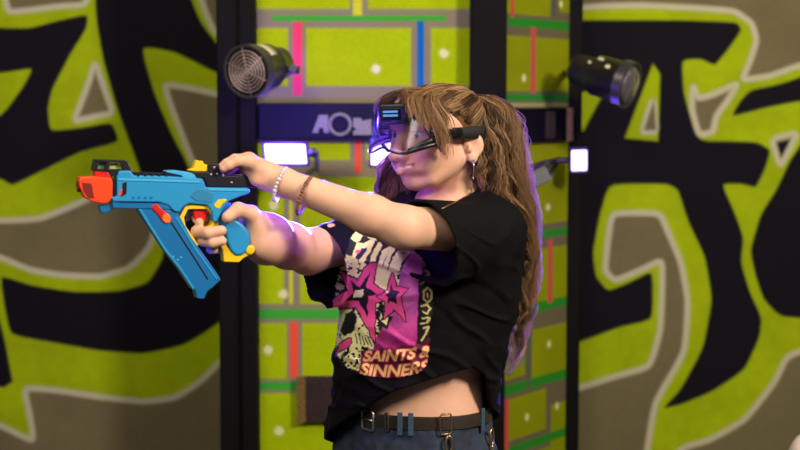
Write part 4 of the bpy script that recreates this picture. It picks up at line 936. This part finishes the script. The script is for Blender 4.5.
mr_ = nt.nodes.new('ShaderNodeMapRange'); mr_.inputs[3].default_value = .03; mr_.inputs[4].default_value = .22
nt.links.new(lw_.outputs['Facing'], mr_.inputs[0]); nt.links.new(mr_.outputs[0], mx_.inputs[0]); nt.links.new(tr_.outputs[0], mx_.inputs[1]); nt.links.new(gl_.outputs[0], mx_.inputs[2]); nt.links.new(mx_.outputs[0], out_.inputs[0])
shell(-84, 84, vbot, vtop, .0016, 'visor', mg_, gog)
M_gk = mat('goggle_black', (20, 18, 22), .35)
def rim(fn, name, r_, ta=-86, tb=86, n=70, m=M_gk):
    return MB().tube([vz(t, fn(t)) for t in np.linspace(ta, tb, n)], r_, 8).build(name, m, gog, smooth=True)
rim(vbot, 'lower_rim', [.0022+.0030*np.clip((abs(t)-30)/20, 0, 1) for t in np.linspace(-86, 86, 70)]); rim(vtop, 'upper_rim', .0036)
V = [vz(s*84, u) for s in (1,) for u in (-.01, .045)]
for s in (-1, 1):
    MB().tube([vz(s*66, .010), vz(s*80, .004), H(.014, s*.088, .002)], [.005, .008, .0085], 8).build('side_arm', M_gk, gog, smooth=True)
# temple frame, wide and dark
def side_plate(s):
    V = []; F = []; n = 10
    for i in range(n+1):
        t = 40+46*i/n; a0 = vbot(s*t)+.0; a1 = a0+.007+.016*i/n; V += [vz(s*t, a0, .001), vz(s*t, a1, .001)]
    for i in range(n): F.append((2*i, 2*i+1, 2*i+3, 2*i+2))
    o = MB().add(V, F).build('temple_frame', M_gk, gog, smooth=True); q = o.modifiers.new('s', 'SOLIDIFY'); q.thickness = .004; q.offset = 0
side_plate(1); side_plate(-1)
# device box on the brow with blue light bars
dvF = nrm(HF[0]*math.cos(R(24))+HF[1]*math.sin(R(24))); dvL = nrm(np.cross(HF[2], dvF)); dv = H(.113, .011, .045)
bx = MB().box(dv, (.030, .058, .040), [dvF, dvL, HF[2]]).build('sensor_box', M_gk, gog, bevel=.006, seg=3)
MB().box(dv+dvF*.0152, (.003, .040, .024), [dvF, dvL, HF[2]]).build('screen', mat('screen_black', (10, 12, 20), .15), bx, bevel=.001)
for z_ in (.0055, -.002): MB().box(dv+dvF*.0168-dvL*.002+HF[2]*z_, (.001, .032, .0042), [dvF, dvL, HF[2]]).build('light_bar', mat('light_bar', (90, 150, 190), .3, emit=(96, 160, 205), estr=.3), bx)
MB().box(dv-dvL*.027+dvF*-.006-HF[2]*.002, (.022, .016, .028), [nrm(dvF-dvL*.6), nrm(dvL+dvF*.6), HF[2]]).build('sensor_wing', M_gk, bx, bevel=.004)
MB().lathe(dv+dvL*.031-dvF*.002, nrm(dvF+dvL*.7), [(-.014, .016), (.008, .016), (.012, .012)], 20).build('sensor_knob', M_gk, bx, smooth=True, auto=40)
# strap round the head
V = []; F = []; n = 40
for i in range(n+1):
    w = R(70+220*i/n); u = .001-.006*math.sin(math.pi*i/n); c_ = H(-.006+.106*math.cos(w)*.97, .088*math.sin(w), u)
    c_ = H(-.006+.104*math.cos(w), .0885*math.sin(w), u); hw = .0112+.002*math.sin(math.pi*i/n)
    V += [c_-HF[2]*hw, c_+HF[2]*hw]
for i in range(n): F.append((2*i, 2*i+1, 2*i+3, 2*i+2))
o = MB().add(V, F).build('strap', mat('strap_black', (24, 22, 26), .8, bump=.3, bscale=900), gog, smooth=True); q = o.modifiers.new('s', 'SOLIDIFY'); q.thickness = .003; q.offset = 0
# ------------------------------------------------------------------ hair
HP = []; HR = []; HCo = []
D_ = np.array([.060, .030, .015]); M1 = np.array([.27, .140, .064]); L_ = np.array([.66, .41, .21])
def strand(pts, r0, tone):
    HP.append(np.asarray(pts)); HR.append(r0); c = D_*(1-tone)+M1*tone if tone < 1 else M1*(2-tone)+L_*(tone-1); HCo.append(c)
def resample(c, n):
    c = np.asarray(c, float); d = np.r_[0, np.cumsum(np.linalg.norm(np.diff(c, axis=0), axis=1))]; t = np.linspace(0, d[-1], n); return np.stack([np.interp(t, d, c[:, k]) for k in range(3)], 1)
NS = 40
# tail: spine in traced coordinates, spread per knot
SP_ = [(468, 101, 3.015), (481, 96, 3.02), (495, 108, 3.01), (501, 130, 3.01), (500, 158, 3.01), (504, 186, 3.025), (515, 215, 3.05), (522, 245, 3.07), (525, 275, 3.08), (523, 305, 3.08), (517, 340, 3.08), (509, 374, 3.07)]
sp = resample(catmull([P(*k) for k in SP_], 10), NS); sr = np.interp(np.linspace(0, 1, NS), [0, .04, .10, .2, .34, .45, .55, .7, .85, 1], [.008, .016, .027, .037, .044, .038, .026, .021, .017, .010])
side = np.array([1., 0, 0]); dpt = np.array([0, 1., 0])
for lk in range(150):
    a = RNG.uniform(0, 2*math.pi); r_ = math.sqrt(RNG.uniform(.03, 1)); ph = RNG.uniform(0, 6.28); fq = RNG.uniform(5.5, 8.5); am = RNG.uniform(.006, .013); hand = RNG.choice([-1, 1])
    ln = np.clip(RNG.choice([RNG.uniform(.36, .6), RNG.uniform(.55, .85), RNG.uniform(.85, 1.04)], p=[.42, .34, .24]), 0, 1); tone = RNG.uniform(.05, 1.75); dr = RNG.normal(0, .45); fz = RNG.uniform(.8, 1.15)
    for k in range(15):
        t = np.linspace(0, 1, NS); tt = t*ln*RNG.uniform(.93, 1.02); tt = np.clip(tt, 0, 1)
        c = np.stack([np.interp(tt, np.linspace(0, 1, NS), sp[:, q]) for q in range(3)], 1); s_ = np.interp(tt, np.linspace(0, 1, NS), sr); aa = a+dr*t
        off = side*(np.cos(aa)*r_*s_*fz)[:, None]+dpt*(np.sin(aa)*r_*s_*.8)[:, None]
        env = np.clip(t*6, 0, 1)*(.55+.6*t); w = hand*(2*math.pi*fq*tt)+ph+RNG.normal(0, .28); jit = RNG.normal(0, 1, 3)*.0030*np.array([1, 1, .4])
        wav = side*(np.sin(w)*am*env)[:, None]+dpt*(np.cos(w)*am*env)[:, None]+np.array([0, 0, 1.])*(np.sin(w*.9+1)*am*.45*env)[:, None]
        strand(c+off+wav+jit*(1-.5*t)[:, None], RNG.uniform(.0006, .0011), np.clip(tone+RNG.normal(0, .18), 0, 2))
# loose flyaways round the tail
for k in range(420):
    t = np.linspace(0, 1, NS); i0 = RNG.uniform(.02, .55); ln = RNG.uniform(.15, .45); tt = np.clip(i0+t*ln, 0, 1); c = np.stack([np.interp(tt, np.linspace(0, 1, NS), sp[:, q]) for q in range(3)], 1)
    s_ = np.interp(tt, np.linspace(0, 1, NS), sr); a = RNG.uniform(-1.0, 1.3); w = 2*math.pi*RNG.uniform(5, 9)*tt+RNG.uniform(0, 6)
    strand(c+side*((s_*(1.0+RNG.uniform(.1, .5)*np.sin(t*math.pi))*math.cos(a))[:, None])+dpt*((s_*math.sin(a))[:, None])+side*(np.sin(w)*.007)[:, None], .0005, 1.3)
# scalp: from the hairline up and back to the tie
TIE = P(469, 102, 3.012); tieR = (TIE-HC)@HF.T
def scalp(p, g):                                    # push a head-frame point onto the grown skull
    c = np.array([-.008, 0, .024]); r_ = np.array([.094, .073, .060])+g; q = (p-c)/r_; return c+r_*q/np.linalg.norm(q, axis=-1, keepdims=True)
for k in range(2400):
    th = RNG.uniform(-math.pi, math.pi); el = np.interp(abs(th), [0, .5, 1.0, 1.45, 1.7, 2.2, 3.15], [.78, .70, .42, .16, -.12, -.42, -.50])+RNG.uniform(-.03, .25)*(1 if RNG.random() < .8 else 2.2)
    st = np.array([math.cos(th)*math.cos(el), math.sin(th)*math.cos(el), math.sin(el)]); p0 = np.array([-.008, 0, .024])+st*np.array([.094, .073, .060])
    t = np.linspace(0, 1, 18)[:, None]; q = p0*(1-t)+tieR*t; g = .003+.006*RNG.random()+.012*math.sin(1)*0; bumpy = .004*np.sin(t*math.pi)*RNG.random()
    cr = np.random.default_rng(int((th+4)*7)); q = scalp(q, g)+np.array([0, 0, 1])*bumpy
    q = q+np.array([0, 1, 0])*(.0035*np.sin(t*9+cr.uniform(0, 6)))+np.array([0, 0, 1])*(.003*np.sin(t*8+cr.uniform(0, 6)))
    q[-3:] = q[-3:]*np.array([[.7], [.35], [.0]])+tieR*np.array([[.3], [.65], [1.]])
    strand(HC+q@HF, RNG.uniform(.0007, .0012), np.clip(cr.uniform(.2, 1.75)+RNG.normal(0, .3), 0, 2))
# fringe: falls from the crown over the visor and down the cheek
def fr_(pts, sprd, n, tone, wave=.002, m=26):
    pts = catmull([H(*p) for p in pts], 8); base = resample(pts, m); t = np.linspace(0, 1, m)[:, None]
    for k in range(n):
        cr = np.random.default_rng(k//9+int(abs(sum(pts[0]))*1e5) % 9999); o0 = cr.normal(0, 1, 3)*np.array([.8, .8, .4])+RNG.normal(0, .35, 3); o1 = o0*RNG.uniform(.6, 1.5)+cr.normal(0, .4, 3)
        off = (o0*(1-t)+o1*t)*sprd*(.35+.65*np.sin(np.clip(t*1.5, 0, 1.57)))
        w = 2*math.pi*cr.uniform(1.2, 2.6)*t+cr.uniform(0, 6); ln = RNG.uniform(.72, 1.0); q = base+off+np.array([1, .6, 0])*np.sin(w)*wave*t
        q = resample(q, m)[:max(6, int(m*ln))]; q = resample(q, m); strand(q, RNG.uniform(.0006, .001), np.clip(tone+cr.normal(0, .35)+RNG.normal(0, .2), 0, 2))
fr_([(.0, .030, .083), (.050, .050, .080), (.080, .074, .062), (.078, .092, .030), (.068, .096, -.010), (.062, .095, -.052)], .0062, 230, 1.35)
fr_([(.01, .022, .085), (.060, .040, .080), (.094, .062, .066), (.100, .080, .034), (.094, .086, .010)], .0066, 190, 1.25)
fr_([(.01, .015, .086), (.062, .030, .083), (.100, .046, .074), (.114, .062, .050), (.116, .070, .030)], .0052, 110, 1.5)
fr_([(-.01, .005, .087), (.060, .010, .083), (.094, .022, .084), (.102, .040, .072), (.100, .056, .058)], .0075, 200, 1.0)
fr_([(-.01, -.015, .087), (.060, -.018, .082), (.092, -.030, .074), (.090, -.055, .050), (.06, -.080, .02)], .0085, 260, .7)
fr_([(-.01, .04, .078), (.040, .062, .073), (.060, .082, .056), (.052, .094, .030), (.046, .092, .000)], .0062, 130, 1.2)
# far-side locks hanging past the jaw
for (a, b, c_, n_) in (((.01, -.072, .00), (.006, -.104, -.045), (.022, -.142, -.105), 300), ((.00, -.078, .01), (-.004, -.108, -.05), (.008, -.118, -.12), 260), ((-.02, -.072, .02), (-.02, -.085, -.05), (-.012, -.080, -.12), 300)):
    base = resample(catmull([H(*a), H(*b), H(*c_), H(c_[0]-.01, c_[1]+.01, c_[2]-.10)], 10), NS); t = np.linspace(0, 1, NS)
    for k in range(n_):
        cr = np.random.default_rng(k//10+int(abs(a[0])*1000)); o0 = cr.normal(0, 1, 3)+RNG.normal(0, .35, 3); w = 2*math.pi*cr.uniform(3, 5)*t+cr.uniform(0, 6)
        q = base+o0*.0095*np.clip(t*3, .3, 1)[:, None]+np.stack([np.sin(w), np.cos(w), 0*w], 1)*.007*t[:, None]; strand(q, RNG.uniform(.0006, .0011), np.clip(.9+cr.normal(0, .4), 0, 2))
# behind the ear, down to the nape
for (a, b, c_, n_) in (((-.070, .062, .02), (-.074, .078, -.045), (-.076, .082, -.105), 260), ((-.088, .045, .02), (-.094, .064, -.05), (-.100, .070, -.120), 300), ((-.052, .074, -.025), (-.050, .078, -.065), (-.046, .074, -.095), 70)):
    base = resample(catmull([H(*a), H(*b), H(*c_), H(c_[0]-.008, c_[1]+.006, c_[2]-.03)], 10), NS); t = np.linspace(0, 1, NS)
    for k in range(n_):
        cr = np.random.default_rng(k//9+int(abs(a[0])*3000)); o0 = cr.normal(0, 1, 3)+RNG.normal(0, .3, 3); w = 2*math.pi*cr.uniform(2.5, 4.5)*t+cr.uniform(0, 6)
        q = base+o0*.0095*np.clip(t*3, .4, 1)[:, None]+np.stack([np.sin(w), np.cos(w), 0*w], 1)*.006*t[:, None]; strand(resample(q[:int(NS*RNG.uniform(.7, 1))], NS), RNG.uniform(.0006, .0011), np.clip(1.0+cr.normal(0, .5), 0, 2))
Vs = []; Fs = []; Cs = []; base_i = 0
for pts, r0, c in zip(HP, HR, HCo):
    m = len(pts); tg = np.gradient(pts, axis=0); tg /= np.linalg.norm(tg, axis=1, keepdims=True)+1e-9; ref = np.array([.31, .89, .33]); a = np.cross(tg, ref); a /= np.linalg.norm(a, axis=1, keepdims=True)+1e-9; b = np.cross(tg, a)
    t = np.linspace(0, 1, m); rr = r0*(1-.75*t**3)
    for j in range(3):
        w = 2*math.pi*j/3; Vs.append(pts+(a*math.cos(w)+b*math.sin(w))*rr[:, None])
    i = np.arange(m-1)+base_i
    for j in range(3): k2 = ((j+1) % 3); Fs.append(np.stack([i+j*m, i+k2*m, i+k2*m+1, i+j*m+1], 1))
    cc = c[None, :]*(.80+.35*t)[:, None]; Cs.append(np.tile(cc, (3, 1))); base_i += 3*m
# skull cap under the strands
cap = SDF(); cap.add(E(H(-.010, 0, .025), (.0965, .0755, .0630), HF)); cap.add(E(H(-.050, 0, .0), (.056, .071, .070), HF), .02)
hl = H(.040, 0, .064); cap.sub((lambda p: (p-hl)@nrm(-HF[0]*1.0+HF[2]*.55)*1.0, H(.08, 0, -.03), .12), .01)
cap.sub(K(H(.05, -.12, -.03), H(.05, .12, -.03), .066), .01)
CV, CF = cap.mesh(.004)
V = np.concatenate(Vs+[CV]); F = np.concatenate(Fs+[CF+base_i]); Cc = np.concatenate(Cs+[np.tile(M1*.75, (len(CV), 1))])
mh = mat('hair_strands', (255, 255, 255), .42, attr='paint', spec=.55)
_n = mh.node_tree; _t = _n.nodes.new('ShaderNodeBsdfTranslucent'); _x = _n.nodes.new('ShaderNodeMixShader'); _x.inputs[0].default_value = .45
_a = [q for q in _n.nodes if q.type == 'ATTRIBUTE'][0]; _o = [q for q in _n.nodes if q.type == 'OUTPUT_MATERIAL'][0]; _g = _n.nodes.new('ShaderNodeGamma'); _g.inputs[1].default_value = .4
_n.links.new(_a.outputs['Color'], _g.inputs[0]); _n.links.new(_g.outputs[0], _t.inputs[0]); _n.links.new(_n.nodes['Principled BSDF'].outputs[0], _x.inputs[1]); _n.links.new(_t.outputs[0], _x.inputs[2]); _n.links.new(_x.outputs[0], _o.inputs['Surface'])
hair = link('hair', np_mesh('hair', V, F, True, Cc), mh, person)
MB().lathe(TIE, nrm(P(482, 96, 3)-TIE), [(-.008, .016), (-.004, .019), (.004, .019), (.008, .016)], 20).build('hair_tie', mat('tie_dark', (40, 24, 20), .8), hair, smooth=True)
# =================================================================== light
def area(name, loc, tgt, size, e, col=(1, 1, 1), sy=None, spread=None):
    l = bpy.data.lights.new(name, 'AREA'); l.energy = e; l.color = col; l.size = size
    if sy: l.shape = 'RECTANGLE'; l.size_y = sy
    if spread: l.spread = R(spread)
    o = bpy.data.objects.new(name, l); COL.objects.link(o); o.location = loc
    o.rotation_euler = (Vector(tgt)-Vector(loc)).to_track_quat('-Z', 'Y').to_euler(); return o
WARM = (1, .86, .68)
area('key_light', (1.95, 1.15, 2.85), (0, 3.0, 1.25), .5, 112, WARM)
area('front_fill', (-.75, 1.0, 2.8), (-.1, 3.4, 1.3), 1.1, 40, (1, .90, .74))  # added fill, brightens the player from front left
area('wall_fill', (-.85, 2.9, 3.1), (-1.2, 5.0, 1.0), .9, 24, WARM)  # added fill that lifts the left graffiti wall
area('wall_fill', (1.7, 3.6, 3.1), (1.8, 5.0, 1.0), .9, 12, WARM)  # added fill that lifts the right graffiti wall
VIO = (.13, .05, 1)
def haze_light(c, n, e, r=.05, off=.10):
    l = bpy.data.lights.new('led_haze', 'POINT'); l.energy = e; l.color = VIO; l.shadow_soft_size = r  # added point light, imitates the violet lens haze round each floodlight
    o = bpy.data.objects.new('led_haze', l); COL.objects.link(o); o.location = tuple(np.asarray(c)+np.array([0, -off, 0.03]))
haze_light(cF1, None, 9, off=.07); haze_light(cF2, None, 1.2, off=.14); haze_light(cF3, None, .8)
area('led_beam', tuple(cF1+np.array([0, -.05, 0])), (-.16, 2.88, 1.46), .16, 8, (.13, .05, 1), spread=38)
area('led_beam', tuple(cF2+np.array([-.03, -.10, 0])), (.2, 3.0, 1.45), .08, 62, (.09, .04, 1), spread=40)
area('led_beam', tuple(cF3+np.array([0, -.05, 0])), (-.06, 2.95, 1.44), .10, 60, (.10, .04, 1), spread=17)
w = bpy.data.worlds.new('world'); SC.world = w; w.use_nodes = True
w.node_tree.nodes['Background'].inputs[0].default_value = (.75, .72, .8, 1); w.node_tree.nodes['Background'].inputs[1].default_value = .09
SC.view_settings.view_transform = 'Standard'; SC.view_settings.look = 'None'; SC.view_settings.exposure = 0; SC.view_settings.gamma = 1
SC.view_settings.use_curve_mapping = False
